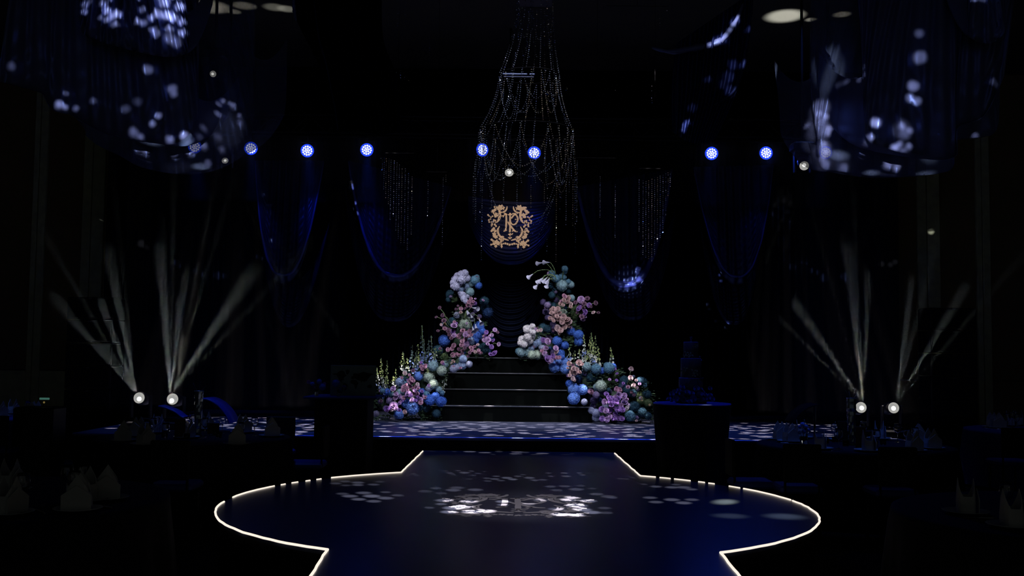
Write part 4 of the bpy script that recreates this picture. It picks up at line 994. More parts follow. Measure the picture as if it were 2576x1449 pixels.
def blooms(parent, hyl, rol, cv, Yf, orl=(), depth=.22):
    fr = random.Random(len(hyl) * 7 + len(rol))
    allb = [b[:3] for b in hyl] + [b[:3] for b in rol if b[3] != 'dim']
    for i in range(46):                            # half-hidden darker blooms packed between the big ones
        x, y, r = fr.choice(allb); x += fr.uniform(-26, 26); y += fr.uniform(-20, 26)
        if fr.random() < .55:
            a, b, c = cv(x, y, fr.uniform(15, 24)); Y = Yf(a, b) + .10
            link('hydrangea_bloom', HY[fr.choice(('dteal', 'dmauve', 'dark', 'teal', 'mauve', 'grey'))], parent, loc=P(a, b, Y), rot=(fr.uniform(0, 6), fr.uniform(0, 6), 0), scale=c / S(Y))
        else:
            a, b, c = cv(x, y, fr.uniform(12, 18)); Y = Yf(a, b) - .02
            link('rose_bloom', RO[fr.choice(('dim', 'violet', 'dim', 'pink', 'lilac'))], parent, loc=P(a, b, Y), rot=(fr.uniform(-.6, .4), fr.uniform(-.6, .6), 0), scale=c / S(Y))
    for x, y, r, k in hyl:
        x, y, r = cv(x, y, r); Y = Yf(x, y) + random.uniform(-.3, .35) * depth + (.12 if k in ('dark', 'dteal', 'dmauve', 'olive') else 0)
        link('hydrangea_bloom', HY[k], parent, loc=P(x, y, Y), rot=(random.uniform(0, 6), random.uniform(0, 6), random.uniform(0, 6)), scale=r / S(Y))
    for x, y, r, k in rol:
        x, y, r = cv(x, y, r); Y = Yf(x, y) - random.uniform(.10, 1.0) * depth - .06
        link('rose_bloom', RO[k], parent, loc=P(x, y, Y), rot=(random.uniform(-.5, .3), random.uniform(-.6, .6), random.uniform(-.6, .6)), scale=r * 1.16 / S(Y))
    for x, y, r in orl:
        x, y, r = cv(x, y, r); Y = Yf(x, y) - random.uniform(.0, .9) * depth
        link('orchid_cluster', ORC[0 if x < 1250 else 1], parent, loc=P(x, y, Y), rot=(random.uniform(-3, 3), random.uniform(-3, 3), random.uniform(-3, 3)), scale=r * .92 / S(Y))
def calla(parent, x, y, x0, y0_, Y, cv, flip=1):
    a = cv(x, y, 0); b = cv(x0, y0_, 0); p = P(a[0], a[1], Y); q = P(b[0], b[1], Y)
    mid = (p + q) / 2 + Vector((0, 0, .06)); pts = [q, (q + mid) / 2 + Vector((0, 0, .02)), mid, (p + mid) / 2 + Vector((0, 0, .02)), p]
    st_ = MB().tube(pts, .0055, 6).build('calla_stem', M['petal_wire'], parent)
    d = (p - pts[-2]).normalized(); qd = d.to_track_quat('Z', 'Y'); mb = MB(); n_ = 10; vs = []; fs = []
    for k, (r, z) in enumerate(((.006, -.02), (.014, .02), (.026, .055), (.042, .075))):
        for i in range(n_):
            an = 2 * PI * i / n_; zz = z + (.03 * math.cos(an) if k == 3 else 0); vs.append(p + qd @ Vector((r * math.cos(an), r * math.sin(an), zz)))
    for k in range(3):
        for i in range(n_): j = (i + 1) % n_; fs.append((k * n_ + i, k * n_ + j, (k + 1) * n_ + j, (k + 1) * n_ + i))
    mb.add(vs, fs).build('calla_spathe', CALW, st_)
def bulk(parent, lst, Y, cv):
    """the foam and mesh frame the stems are pushed into"""
    mb = MB()
    for x, y, r in lst:
        x, y, r = cv(x, y, r); mb.ball(P(x, y, Y + .16), r / S(Y), 10, 6, (1, .45, 1))
    return mb.build('foam_core', M['leaf_dark'], parent)
LCV = lambda x, y, r: (920 + x / 3.533, 660 + y / 3.533, r / 3.533)
RCV = lambda x, y, r: (1280 + x / 3.37, 640 + y / 3.37, r / 3.37)
# ---- left pillar
fa1 = thing('flower_arrangement', 'tall left flower pillar with white orchids on top, beside the upper steps', 'flower arrangement', group='flower arrangements flanking the steps')
YLp = lambda x, y: 17.15 if y < 900 else 16.75
blooms(fa1, [(970,160,48,'teal'),(1003,205,34,'royal'),(985,135,30,'teal'),(890,215,40,'pale'),(938,190,30,'pteal'),(925,262,42,'pteal'),(845,240,30,'pale'),(752,285,44,'dteal'),(795,322,34,'olive'),(735,330,26,'dteal'),
  (1055,345,44,'dteal'),(1085,445,50,'dark'),(1060,400,40,'dteal'),(960,378,34,'dark'),(810,470,32,'grey'),(950,462,22,'mauve'),(1010,482,24,'dmauve'),(770,520,36,'dteal'),(880,553,58,'wgreen'),(1005,575,52,'royal'),(1035,610,34,'royal'),(985,650,50,'royal'),
  (975,690,36,'royal'),(938,700,40,'pale'),(697,695,54,'royal'),(1050,762,50,'dteal'),(1085,790,34,'dark'),(1010,740,36,'dteal'),(925,400,26,'dmauve'),(975,430,22,'dmauve'),(740,545,30,'dteal')],
 [(935,322,15,'pink'),(915,350,18,'pink'),(940,365,16,'pink'),(905,382,15,'pink'),(975,320,10,'lilac'),(930,392,14,'pink'),(955,345,13,'pink'),(895,360,12,'pink'),(845,410,16,'pink'),(845,440,14,'peach'),(880,405,13,'dim'),(803,412,13,'dim'),(820,385,10,'dim'),(655,402,15,'dim'),(680,470,17,'dim'),(625,483,12,'dim'),(695,512,20,'dim'),(672,553,12,'pale'),(703,547,12,'beige'),
  (702,583,18,'pink'),(735,602,20,'dim'),(642,605,13,'dim'),(785,553,27,'lilac'),(775,607,22,'violet'),(780,645,22,'lilac'),(790,655,16,'lilac'),(825,655,22,'pink'),(860,600,20,'pink'),(885,635,24,'lilac'),(920,610,20,'pink'),(935,640,18,'pink'),(858,695,18,'pink'),(890,680,20,'pink'),(850,730,20,'pink'),
  (895,725,24,'lilac'),(940,755,20,'pink'),(970,745,15,'pink'),(995,728,13,'pale'),(860,780,15,'pink'),(910,832,12,'dim'),(765,765,18,'pink'),(780,735,20,'pink'),(728,775,18,'pink'),(770,820,20,'pink'),(800,815,20,'pink'),(830,820,18,'pink'),(940,780,15,'pink'),(975,795,15,'pale'),(1005,778,14,'pink'),(1025,802,13,'pink'),
  (1000,800,12,'pink'),(780,882,18,'peach'),(800,890,16,'peach'),(770,896,14,'peach'),(1070,620,18,'violet'),(1120,645,16,'lilac'),(1055,690,18,'lilac'),(1090,680,24,'lilac'),(1130,690,16,'violet'),(1085,720,16,'lilac'),(1148,596,18,'lilac'),(1180,727,17,'lilac'),(1120,748,20,'violet'),(1140,800,26,'violet'),(1112,812,18,'violet'),(1070,660,15,'violet'),
  (830,770,16,'dim'),(880,760,14,'dim'),(860,810,15,'dim'),(925,800,14,'dim'),(745,640,16,'dim'),(760,670,15,'dim'),(905,655,16,'pink'),(840,630,14,'dim'),(1100,655,14,'lilac')],
 LCV, YLp, [(800,160,48),(850,112,42),(880,95,36),(800,212,42),(900,138,36),(850,152,48),(818,120,36),(775,180,30),(775,210,26),(858,290,36),(872,320,34),(888,345,26),(840,270,26),(820,235,30),(905,300,22),(830,185,36),(925,660,16),(935,690,14)])
for a in ((900,445,875,505),(957,405,880,500),(935,470,900,500),(1010,510,930,480),(975,560,930,480),(950,580,890,490),(905,435,880,500)): calla(fa1, *a, 16.7, LCV)
stems(fa1, [(655,402,740,560),(625,483,740,580),(680,470,760,560),(1148,596,1080,700),(1180,727,1100,760),(642,605,740,640)], 17.1, LCV)
bulk(fa1, [(870,220,60),(890,330,60),(880,430,70),(860,540,90),(880,640,110),(880,740,120),(1020,770,90),(830,820,70),(1000,660,60),(790,600,60)], 17.2, LCV)
greens(fa1, [(860,420,60),(800,470,60),(760,600,70),(890,480,50),(1050,540,30),(1000,820,50),(1080,825,40),(740,820,50),(920,800,60),(790,320,40),(1060,550,20)], 17.1, M['leaf'], 34, LCV)
# ---- left bed
fa2 = thing('flower_arrangement', 'low left flower bed of blue hydrangeas and pink roses with delphinium spires', 'flower arrangement', group='flower arrangements flanking the steps')
YLb = lambda x, y: 16.35 - .25 * (y - 900) / 160
blooms(fa2, [(865,858,38,'pale'),(860,912,42,'pale'),(920,905,32,'grey'),(780,945,38,'grey'),(820,930,30,'grey'),(600,920,50,'pteal'),(675,962,46,'wgreen'),(705,905,34,'pteal'),(640,782,48,'dteal'),(700,840,36,'olive'),(470,1010,42,'bright'),(305,1065,44,'pale'),(560,1020,50,'wgreen'),(600,1082,46,'wgreen'),
  (560,1122,32,'grey'),(500,1150,34,'royal'),(310,1160,40,'pteal'),(570,1222,52,'royal'),(620,1200,46,'royal'),(670,1235,50,'royal'),(355,1250,44,'bright'),(415,1295,60,'bright'),(295,1350,48,'bright'),(630,1342,40,'dteal'),(182,1302,32,'mauve'),(212,1230,32,'mauve'),(93,1346,30,'lgrey'),(130,1238,24,'dmauve'),
  (190,1150,32,'royal'),(150,1140,26,'teal'),(230,1180,30,'dteal'),(480,1290,34,'dteal'),(540,1300,34,'dteal'),(650,1130,30,'pteal'),(680,1160,24,'teal'),(440,960,26,'dmauve'),(345,1035,26,'dteal'),(380,990,30,'dteal'),(540,1170,30,'teal'),(245,1300,24,'mauve')],
 [(350,982,18,'pale'),(390,998,12,'pink'),(320,1025,12,'pink'),(242,1120,22,'lilac'),(410,1030,18,'pink'),(425,1050,16,'pink'),(385,1055,14,'pink'),(400,1070,14,'pink'),(462,1080,15,'pale'),(340,1105,22,'pink'),(330,1132,18,'pink'),(395,1100,20,'pink'),(420,1115,20,'pink'),(465,1115,16,'pink'),(440,1135,18,'lilac'),(370,1160,26,'lilac'),
  (400,1172,22,'violet'),(430,1165,18,'pink'),(460,1165,18,'pink'),(270,1165,18,'lilac'),(260,1200,22,'lilac'),(300,1190,18,'lilac'),(335,1205,20,'pink'),(300,1245,18,'lilac'),(250,1262,32,'lilac'),(225,1290,18,'violet'),(270,1292,18,'lilac'),(190,1300,24,'violet'),(410,1220,20,'lilac'),(440,1225,16,'violet'),(482,1220,24,'lilac'),(490,1242,20,'pink'),
  (530,1195,18,'pink'),(350,1328,18,'peach'),(520,925,18,'pink'),(495,925,16,'pink'),(505,945,16,'pink'),(535,915,14,'pink'),(490,888,12,'violet'),(420,958,16,'dim'),(300,1308,16,'violet'),(500,975,14,'dim'),(470,1195,16,'violet'),(355,1085,16,'pink'),(375,1130,16,'pink'),(230,1310,14,'pale'),(445,1098,14,'pink'),(360,1185,16,'violet'),(320,1225,16,'violet'),(560,1095,14,'lilac')],
 LCV, YLb)
for a in ((100,935,1130,'b'),(138,850,1110,'y'),(150,960,1160,'b'),(190,872,1190,'y'),(175,1020,1200,'b'),(265,945,1100,'y'),(245,1010,1100,'y'),(330,795,970,'y'),(312,865,965,'y'),(368,850,960,'y'),(380,920,970,'y'),(415,735,930,'d'),
          (465,732,930,'y'),(445,800,960,'d'),(500,560,900,'d'),(515,680,920,'d'),(530,800,930,'d'),(560,690,880,'d'),(582,650,880,'d'),(620,760,880,'b'),(605,790,900,'b'),(545,930,1010,'y'),(600,950,1080,'w'),(710,1020,1110,'w'),(690,1050,1170,'w'),(655,1030,1140,'w'),(430,860,980,'b'),(480,840,960,'b')):
    c = LCV(a[0], a[1], 0); d = LCV(a[0], a[2], 0); spire(fa2, c[0], c[1], d[1], 16.35 + random.uniform(-.05, .1), a[3], 5.0)
bulk(fa2, [(850,900,60),(700,930,60),(620,960,60),(560,1080,80),(420,1100,90),(330,1180,90),(400,1250,100),(560,1250,90),(620,1300,60),(250,1290,70),(330,1330,50),(160,1260,50),(520,1330,60)], 16.3, LCV)
greens(fa2, [(730,850,60),(720,900,50),(640,830,60),(80,1250,50),(60,1330,40),(100,1380,50),(180,1370,50),(420,1370,60),(520,1330,60),(530,1380,50),(640,1395,50),(360,1385,40),(460,1000,50),(350,1020,50),(640,1100,60),(690,1010,40),(120,1150,50),(80,1180,40),(440,980,60),(540,930,50),(200,1120,50),(60,1270,40),(620,1280,60)], 16.25, M['leaf'], 46, LCV)
# ---- right pillar
fa3 = thing('flower_arrangement', 'tall right flower pillar with callas, teal hydrangeas, dusty pink roses and white orchids', 'flower arrangement', group='flower arrangements flanking the steps')
YRp = lambda x, y: 17.15 if y < 895 else 16.75
blooms(fa3, [(475,122,30,'teal'),(476,148,22,'teal'),(363,162,32,'teal'),(400,205,38,'teal'),(455,192,38,'teal'),(450,262,50,'pteal'),(525,255,34,'pteal'),(505,230,24,'teal'),(355,268,30,'dteal'),(395,305,36,'dteal'),(365,345,32,'dteal'),(440,325,38,'dteal'),(505,310,26,'dteal'),(402,386,28,'dmauve'),(530,370,32,'pteal'),
  (293,405,30,'dmauve'),(328,430,30,'mauve'),(380,430,30,'dteal'),(316,485,32,'dmauve'),(330,535,28,'dmauve'),(460,492,34,'wgreen'),(430,500,26,'pteal'),(375,592,30,'dmauve'),(385,642,34,'dmauve'),(330,632,36,'dteal'),(290,622,40,'dteal'),(270,660,30,'dteal'),(335,702,28,'dmauve'),(350,720,26,'dmauve'),(560,520,40,'olive'),(545,600,30,'olive'),(560,470,34,'olive'),
  (220,762,32,'pale'),(108,826,46,'pteal'),(82,820,30,'teal'),(190,792,34,'pale'),(262,742,46,'pale'),(240,850,44,'wgreen'),(195,850,40,'wgreen'),(280,790,30,'grey'),(150,830,40,'pteal'),(410,735,44,'royal'),(475,770,36,'royal'),(430,770,30,'royal'),(525,650,42,'royal'),(590,682,46,'royal'),(592,740,40,'royal'),(555,720,30,'dark'),(530,705,46,'olive'),(490,690,36,'olive'),(440,840,36,'royal'),(450,870,28,'royal'),
  (390,952,54,'bright'),(468,912,40,'bright'),(475,972,44,'bright'),(430,905,34,'bright'),(350,800,26,'dark'),(370,830,26,'dmauve'),(310,850,28,'dmauve')],
 [(475,350,20,'pink'),(500,365,22,'peach'),(470,385,18,'peach'),(498,398,18,'peach'),(440,415,18,'peach'),(460,425,14,'peach'),(528,415,17,'pale'),(525,440,14,'peach'),(445,395,12,'pink'),(355,465,16,'peach'),(380,455,18,'peach'),(415,460,20,'peach'),(360,490,18,'peach'),(395,490,20,'peach'),(430,492,16,'peach'),(380,520,20,'peach'),(410,520,18,'peach'),(420,545,20,'peach'),(380,555,18,'peach'),(350,540,16,'peach'),
  (460,530,26,'peach'),(490,545,28,'peach'),(480,582,26,'peach'),(512,570,24,'pale'),(450,570,22,'peach'),(505,602,18,'peach'),(420,622,28,'pale'),(470,610,22,'peach'),(440,642,20,'peach'),(430,666,15,'peach'),(440,545,22,'peach'),
  (610,380,28,'lilac'),(665,368,20,'dim'),(565,405,16,'dim'),(590,452,24,'violet'),(650,475,24,'violet'),(680,428,20,'violet'),(740,410,18,'dim'),(715,488,16,'pale'),(760,490,13,'dim'),(640,502,18,'violet'),(620,522,20,'dim'),(650,520,16,'lilac'),(630,546,18,'lilac'),(612,415,16,'violet'),(640,412,18,'dim'),(700,440,13,'dim'),(580,490,14,'dim'),(630,450,16,'dim'),
  (295,725,20,'violet'),(335,735,26,'lilac'),(315,790,20,'lilac'),(300,832,20,'lilac'),(280,815,14,'pink'),(400,790,20,'lilac'),(400,822,22,'pale'),(270,640,15,'pale'),(247,645,12,'pale'),(225,630,11,'lilac'),(370,860,20,'violet'),(335,880,26,'violet'),(345,902,22,'lilac'),(380,872,18,'lilac'),(410,870,20,'pink'),(430,872,15,'pink'),(320,870,14,'violet'),(360,900,16,'lilac')],
 RCV, YRp, [(160,627,36),(200,610,28),(205,660,28),(150,642,30),(178,650,26),(110,720,36),(160,702,40),(195,706,28),(100,750,32),(130,762,34),(162,750,28),(185,735,26),(120,740,30),(210,690,22),(140,625,24),(180,680,30)])
for a in ((278,72,380,160),(335,68,400,170),(197,172,370,150),(285,205,400,200),(318,202,400,205),(340,208,405,215),(248,252,370,215),(335,240,390,225),(270,210,400,190)): calla(fa3, *a, 16.9, RCV)
stems(fa3, [(740,410,560,500),(760,490,560,520),(665,368,560,470),(610,380,550,480),(680,428,560,500),(475,122,450,220)], 17.1, RCV)
bulk(fa3, [(440,250,60),(420,350,60),(440,440,70),(440,540,80),(430,620,70),(400,720,70),(200,790,90),(330,790,90),(430,860,70),(540,700,70),(160,720,50),(500,650,50)], 17.2, RCV)
greens(fa3, [(560,480,60),(550,560,60),(520,450,50),(560,610,40),(520,700,70),(470,700,50),(300,680,50),(250,640,40),(400,690,50),(120,860,40),(220,700,40),(560,760,50),(600,620,30)], 17.05, M['leaf'], 40, RCV)
# ---- right bed
fa4 = thing('flower_arrangement', 'low right flower bed with violet roses, dark teal hydrangeas and a row of yellow-green spires', 'flower arrangement', group='flower arrangements flanking the steps')
YRb = lambda x, y: 16.35 - .25 * (y - 900) / 160
blooms(fa4, [(512,1095,32,'royal'),(550,1142,52,'bright'),(550,1220,54,'bright'),(625,1145,48,'bright'),(575,1180,36,'bright'),(640,1250,30,'grey'),(590,1058,38,'dark'),(660,950,40,'pteal'),(740,968,46,'teal'),(700,1040,50,'dteal'),(640,1010,40,'dteal'),(850,962,50,'teal'),(882,952,32,'royal'),(830,940,28,'teal'),(788,985,30,'royal'),(830,1035,50,'olive'),(760,1040,44,'dteal'),(900,1020,40,'olive'),
  (980,1072,48,'dteal'),(1130,1092,52,'dteal'),(1110,1070,34,'teal'),(1165,1187,46,'dteal'),(1062,1290,52,'dteal'),(1026,1370,48,'teal'),(780,1112,50,'wgreen'),(745,1125,34,'pteal'),(740,1342,36,'grey'),(742,1382,38,'grey'),(700,1322,30,'grey'),(690,1155,32,'dmauve'),(722,1240,34,'dmauve'),(715,1287,28,'dmauve'),(790,1160,34,'dmauve'),(850,1160,26,'dmauve'),(850,1362,28,'mauve'),(780,1230,28,'dmauve'),
  (1100,1200,44,'olive'),(1050,1180,40,'dteal'),(1120,1240,40,'olive'),(1180,1260,38,'olive'),(1130,1340,44,'dteal'),(1180,1370,36,'dteal'),(1000,1150,36,'dteal'),(960,1120,36,'dteal'),(820,1285,30,'grey'),(1090,1370,36,'dteal'),(740,1190,32,'mauve')],
 [(515,920,20,'peach'),(592,910,24,'peach'),(550,960,22,'peach'),(580,972,18,'peach'),(530,995,20,'peach'),(515,1022,16,'peach'),(560,1002,20,'peach'),(600,990,20,'peach'),(540,1050,18,'pale'),(556,1062,14,'peach'),(620,930,14,'peach'),(500,960,12,'peach'),(545,940,14,'dim'),
  (910,1140,20,'pink'),(945,1150,22,'pink'),(830,1180,20,'violet'),(850,1210,20,'violet'),(885,1230,26,'violet'),(930,1195,28,'lilac'),(930,1215,20,'violet'),(975,1195,24,'lilac'),(815,1250,24,'lilac'),(860,1245,22,'violet'),(910,1250,22,'violet'),(980,1245,26,'lilac'),(1000,1225,14,'lilac'),(870,1270,20,'violet'),(955,1287,24,'lilac'),(920,1310,22,'violet'),(965,1312,22,'violet'),(1000,1297,19,'wh'),
  (790,1310,24,'violet'),(820,1320,22,'lilac'),(855,1320,22,'violet'),(910,1357,24,'violet'),(930,1385,22,'violet'),(790,1390,22,'violet'),(830,1400,22,'lilac'),(855,1375,20,'lilac'),(880,1395,14,'violet'),(900,1390,14,'violet'),(960,1388,20,'violet'),(890,1290,16,'violet'),(945,1330,16,'violet'),(875,1340,14,'dim'),(870,1205,14,'violet'),(900,1205,16,'lilac'),
  (1035,970,18,'pale'),(1050,975,12,'pink'),(1035,1045,20,'pale'),(1055,1105,18,'pale'),(1010,1120,16,'pink'),(1080,1065,12,'pale'),(1085,1128,12,'pale'),(1080,1408,10,'pale'),(915,1065,12,'violet'),(1060,1190,12,'dim'),(1000,1260,14,'lilac'),(700,1160,22,'dim')],
 RCV, YRb)
for a in ((635,678,900,'b'),(645,760,930,'w'),(700,662,930,'y'),(715,740,950,'b'),(735,688,940,'y'),(755,778,960,'y'),(742,860,990,'w'),(670,805,950,'y'),(655,860,960,'b'),(510,790,900,'b'),(520,850,900,'w'),(558,815,905,'y'),(600,800,930,'b'),(615,840,940,'w'),
          (682,900,1010,'w'),(865,788,920,'y'),(855,880,1000,'w'),(700,860,980,'w'),(770,900,1000,'w'),(690,700,880,'y'),(800,1000,1090,'w'),(640,900,1000,'w'),(720,930,1050,'w')):
    c = RCV(a[0], a[1], 0); d = RCV(a[0], a[2], 0); spire(fa4, c[0], c[1], d[1], 16.35 + random.uniform(-.05, .1), a[3], 5.0)
stems(fa4, [(1035,970,1020,1100),(1035,1045,1000,1120),(1055,1105,1010,1180)], 16.3, RCV)
for x, y in ((1125,1215), (1128,1235), (1195,1275)):
    a = RCV(x, y, 0); link('rose_bloom', RO['beige'], fa4, loc=P(a[0], a[1], 15.95), scale=.017)
bulk(fa4, [(560,960,50),(560,1150,70),(660,1080,70),(760,1050,80),(850,1050,70),(800,1200,90),(900,1250,100),(850,1350,80),(1000,1150,70),(1060,1260,80),(1120,1180,70),(740,1300,60),(1000,1360,60),(1120,1330,60)], 16.3, RCV)
greens(fa4, [(640,980,60),(700,950,70),(760,1000,70),(700,1060,60),(820,1020,60),(900,1030,60),(880,1080,60),(940,1000,30),(1100,1140,60),(1160,1130,50),(1200,1200,50),(1130,1210,60),(1200,1290,60),(1250,1300,50),(1270,1350,50),(1220,1380,60),(1140,1390,50),(680,1130,40),(820,1120,50),(1040,1130,50),(1180,1240,50),(800,1270,40),(1060,1380,40)], 16.25, M['leaf'], 46, RCV)

# ------------------------------------------------------------------ things on and beside the stage
spk = 'tower of six black speaker cabinets standing '
def speaker_tower(label, px0, px1, pytop, Y=16.0):
    a, b = P(px0, pytop, Y), P(px1, pytop, Y); t = thing('speaker_tower', label, 'speaker', ((a.x + b.x) / 2, Y, FZ), 0, 'speaker towers beside the stage')
    wd = b.x - a.x; n_ = 7; h = (a.z - FZ) / n_
    for i in range(n_):
        c = MB().bbox((0, .25, h * i + h / 2 - .004), (wd, .5, h - .012), .012).build('cabinet', M['metal_black'], t, False)
        MB().bbox((0, -.006, h * i + h / 2 - .004), (wd * .93, .014, h * .82), .004).build('grille', M['black'], c, False)
        MB().box((0, -.016, h * i + h - .03), (.05, .004, .012)).build('badge_plate', M['step_edge'], c, False)
    return t
speaker_tower(spk + 'left of the stage', 170, 286, 745)
speaker_tower(spk + 'right of the stage', 2340, 2457, 772)

def round_cloth(r, h, folds, drop, mt, amp=.035, seed=0, nm='tablecloth', parent=None, flare=.06):
    mb = MB(); n_ = 96
    def wob(a, z): return 0
    prof = [(0.001, h), (r * .5, h), (r * .97, h), (r, h - .006), (r + .006, h - .03)]
    ks = [.12, .3, .5, .7, .9, 1.0]
    vs = []; fs = []; rows = []
    for rr, z in prof: rows.append([(rr * math.cos(2 * PI * i / n_), rr * math.sin(2 * PI * i / n_), z) for i in range(n_)])
    for k in ks:
        z = h - .03 - (drop - .03) * k; row = []
        for i in range(n_):
            a = 2 * PI * i / n_; w_ = amp * k ** .6 * (math.sin(folds * a + nz(a * 3, seed)) + .4 * math.sin(folds * 2.3 * a))
            rr = r + .006 + flare * k + w_; row.append((rr * math.cos(a), rr * math.sin(a), z))
        rows.append(row)
    for row in rows: vs += row
    for j in range(len(rows) - 1):
        for i in range(n_): fs.append((j * n_ + i, j * n_ + (i + 1) % n_, (j + 1) * n_ + (i + 1) % n_, (j + 1) * n_ + i))
    return mb.add(vs, fs).build(nm, mt, parent)
def small_bloom_bunch(parent, lst, Y, mt_keys):
    for x, y, r, k in lst:
        link('hydrangea_bloom' if k in HY else 'rose_bloom', HY.get(k) or RO[k], parent, loc=P(x, y, Y) - parent.location, rot=(random.uniform(-.4, .4), random.uniform(-.4, .4), random.uniform(-.4, .4)), scale=r / S(Y))

# cake table with the tiered cake
YCk = 12.5
ck = P(1741, 1014, YCk)
tb = thing('cake_table', 'round cake table with a floor-length black cloth, right of the runway', 'table', (ck.x, YCk, FZ), 0, 'display tables beside the stage')
round_cloth(.46, ck.z - FZ, 9, ck.z - FZ - .03, M['table_black'], .02, 2, 'tablecloth', tb, -.10)
MB().lathe([(.46, -.02), (.465, -.012), (.46, 0)], 40, (0, 0, ck.z - FZ + .002)).build('rim_band', M['blue_lit'], tb)
MB().tube([(0, 0, 0), (0, 0, ck.z - FZ - .03)], .04, 10).build('pedestal', M['metal_black'], tb)
cz = ck.z + .012
cake = thing('tiered_cake', 'dark three-tier cake with sugar leaves, blue-lit rims and a monogram topper', 'cake', (P(1738, 1012, YCk).x, YCk, cz))
def zc(py): return P(1738, py, YCk).z - cz
tiers = [(zc(1000), zc(951), 30), (zc(951), zc(902), 25.5), (zc(902), zc(861), 18.5)]
MB().lathe([(.16, 0), (.165, .01), (.16, .02)], 30).build('cake_board', M['metal_black'], cake)
for z0, z1, r in tiers:
    r /= S(YCk)
    t = MB().lathe([(r - .002, z0), (r, z0 + .004), (r, z1 - .006), (r - .006, z1)], 36).build('tier', M['cake'], cake)
    MB().tube([((r - .003) * math.cos(2 * PI * i / 36), (r - .003) * math.sin(2 * PI * i / 36), z1) for i in range(37)], .0035, 5, False).build('lit_rim', M['cake_blue'], t)
zt_ = zc(861)
kk = .0072 / 60
def mp_top(a, b, t): return ((a - 830) * kk * .85, -t, zt_ + .066 - (b - 380) * kk * 1.2)
tp = MB()
for k_, strokes in LET.items():
    for pts, ws in strokes: ribbon(tp, pts, [w_ * 1.1 for w_ in ws], mp_top, .004)
tp.build('monogram_topper', M['cake_blue'], cake, False)
random.seed(5)
for (x, y, k) in ((1726, 888, 1.2), (1731, 895, 1.2), (1738, 893, 1.4), (1722, 895, 1), (1724, 928, 1.3), (1716, 934, 1.1), (1720, 937, 1), (1745, 934, 1.5), (1752, 938, 1.5), (1746, 944, 1.1), (1748, 870, 1.2), (1754, 868, 1.), (1735, 973, 1.2), (1744, 974, 1.2)):
    p = P(x, y, YCk - .13) - cake.location; q = Vector((random.uniform(-.5, .5), -1, random.uniform(-.3, .3))).normalized().to_track_quat('Z', 'Y'); mb = MB(); r = .014 * k
    for pet in range(3):
        an = pet * 2.1 + x; d = Matrix.Rotation(an, 3, 'Z')
        mb.add([p + q @ (d @ Vector(v)) for v in ((0, 0, 0), (r, -.6 * r, .004), (2 * r, 0, .002), (r, .6 * r, .004), (r, 0, .006))], [(0, 1, 4), (1, 2, 4), (2, 3, 4), (3, 0, 4)])
    mb.build('sugar_leaf', M['map_sea'], cake, False)
for (x, y) in ((1755, 900), (1760, 897), (1764, 906), (1768, 951)):
    mb = MB(); mb.ball(P(x, y, YCk - .02) - cake.location, .012, 8, 5, (1, 1, .7)); mb.build('sugar_flower', M['cake_blue'], cake)
gb = [(1718, 972, 8), (1709, 980, 7), (1690, 990, 7), (1698, 985, 7), (1705, 992, 8), (1682, 1001, 7), (1715, 988, 8), (1728, 985, 9), (1740, 988, 8), (1752, 976, 8), (1763, 977, 8), (1768, 984, 8), (1760, 990, 8), (1775, 991, 7), (1787, 976, 6),
      (1786, 992, 7), (1782, 1000, 7), (1793, 1003, 7), (1700, 1002, 8), (1720, 1003, 9), (1745, 1002, 9), (1765, 1003, 9), (1735, 1008, 8), (1690, 1006, 6)]
ringf = thing('cake_garland', 'garland of dark blue roses lying round the foot of the cake', 'flowers', (cake.location.x, YCk, ck.z + .004))
for x, y, r in gb:
    Y = YCk - .20 + random.uniform(-.05, .03); p = P(x, y, Y)
    link('rose_bloom', RO['navy'], ringf, loc=p - ringf.location, rot=(random.uniform(-.9, .2), random.uniform(-.5, .5), 0), scale=r / S(Y))
MB().tube([(.17 * math.cos(2 * PI * i / 20), .17 * math.sin(2 * PI * i / 20), .03) for i in range(21)], .03, 8, False).build('moss_ring', M['leaf_dark'], ringf)
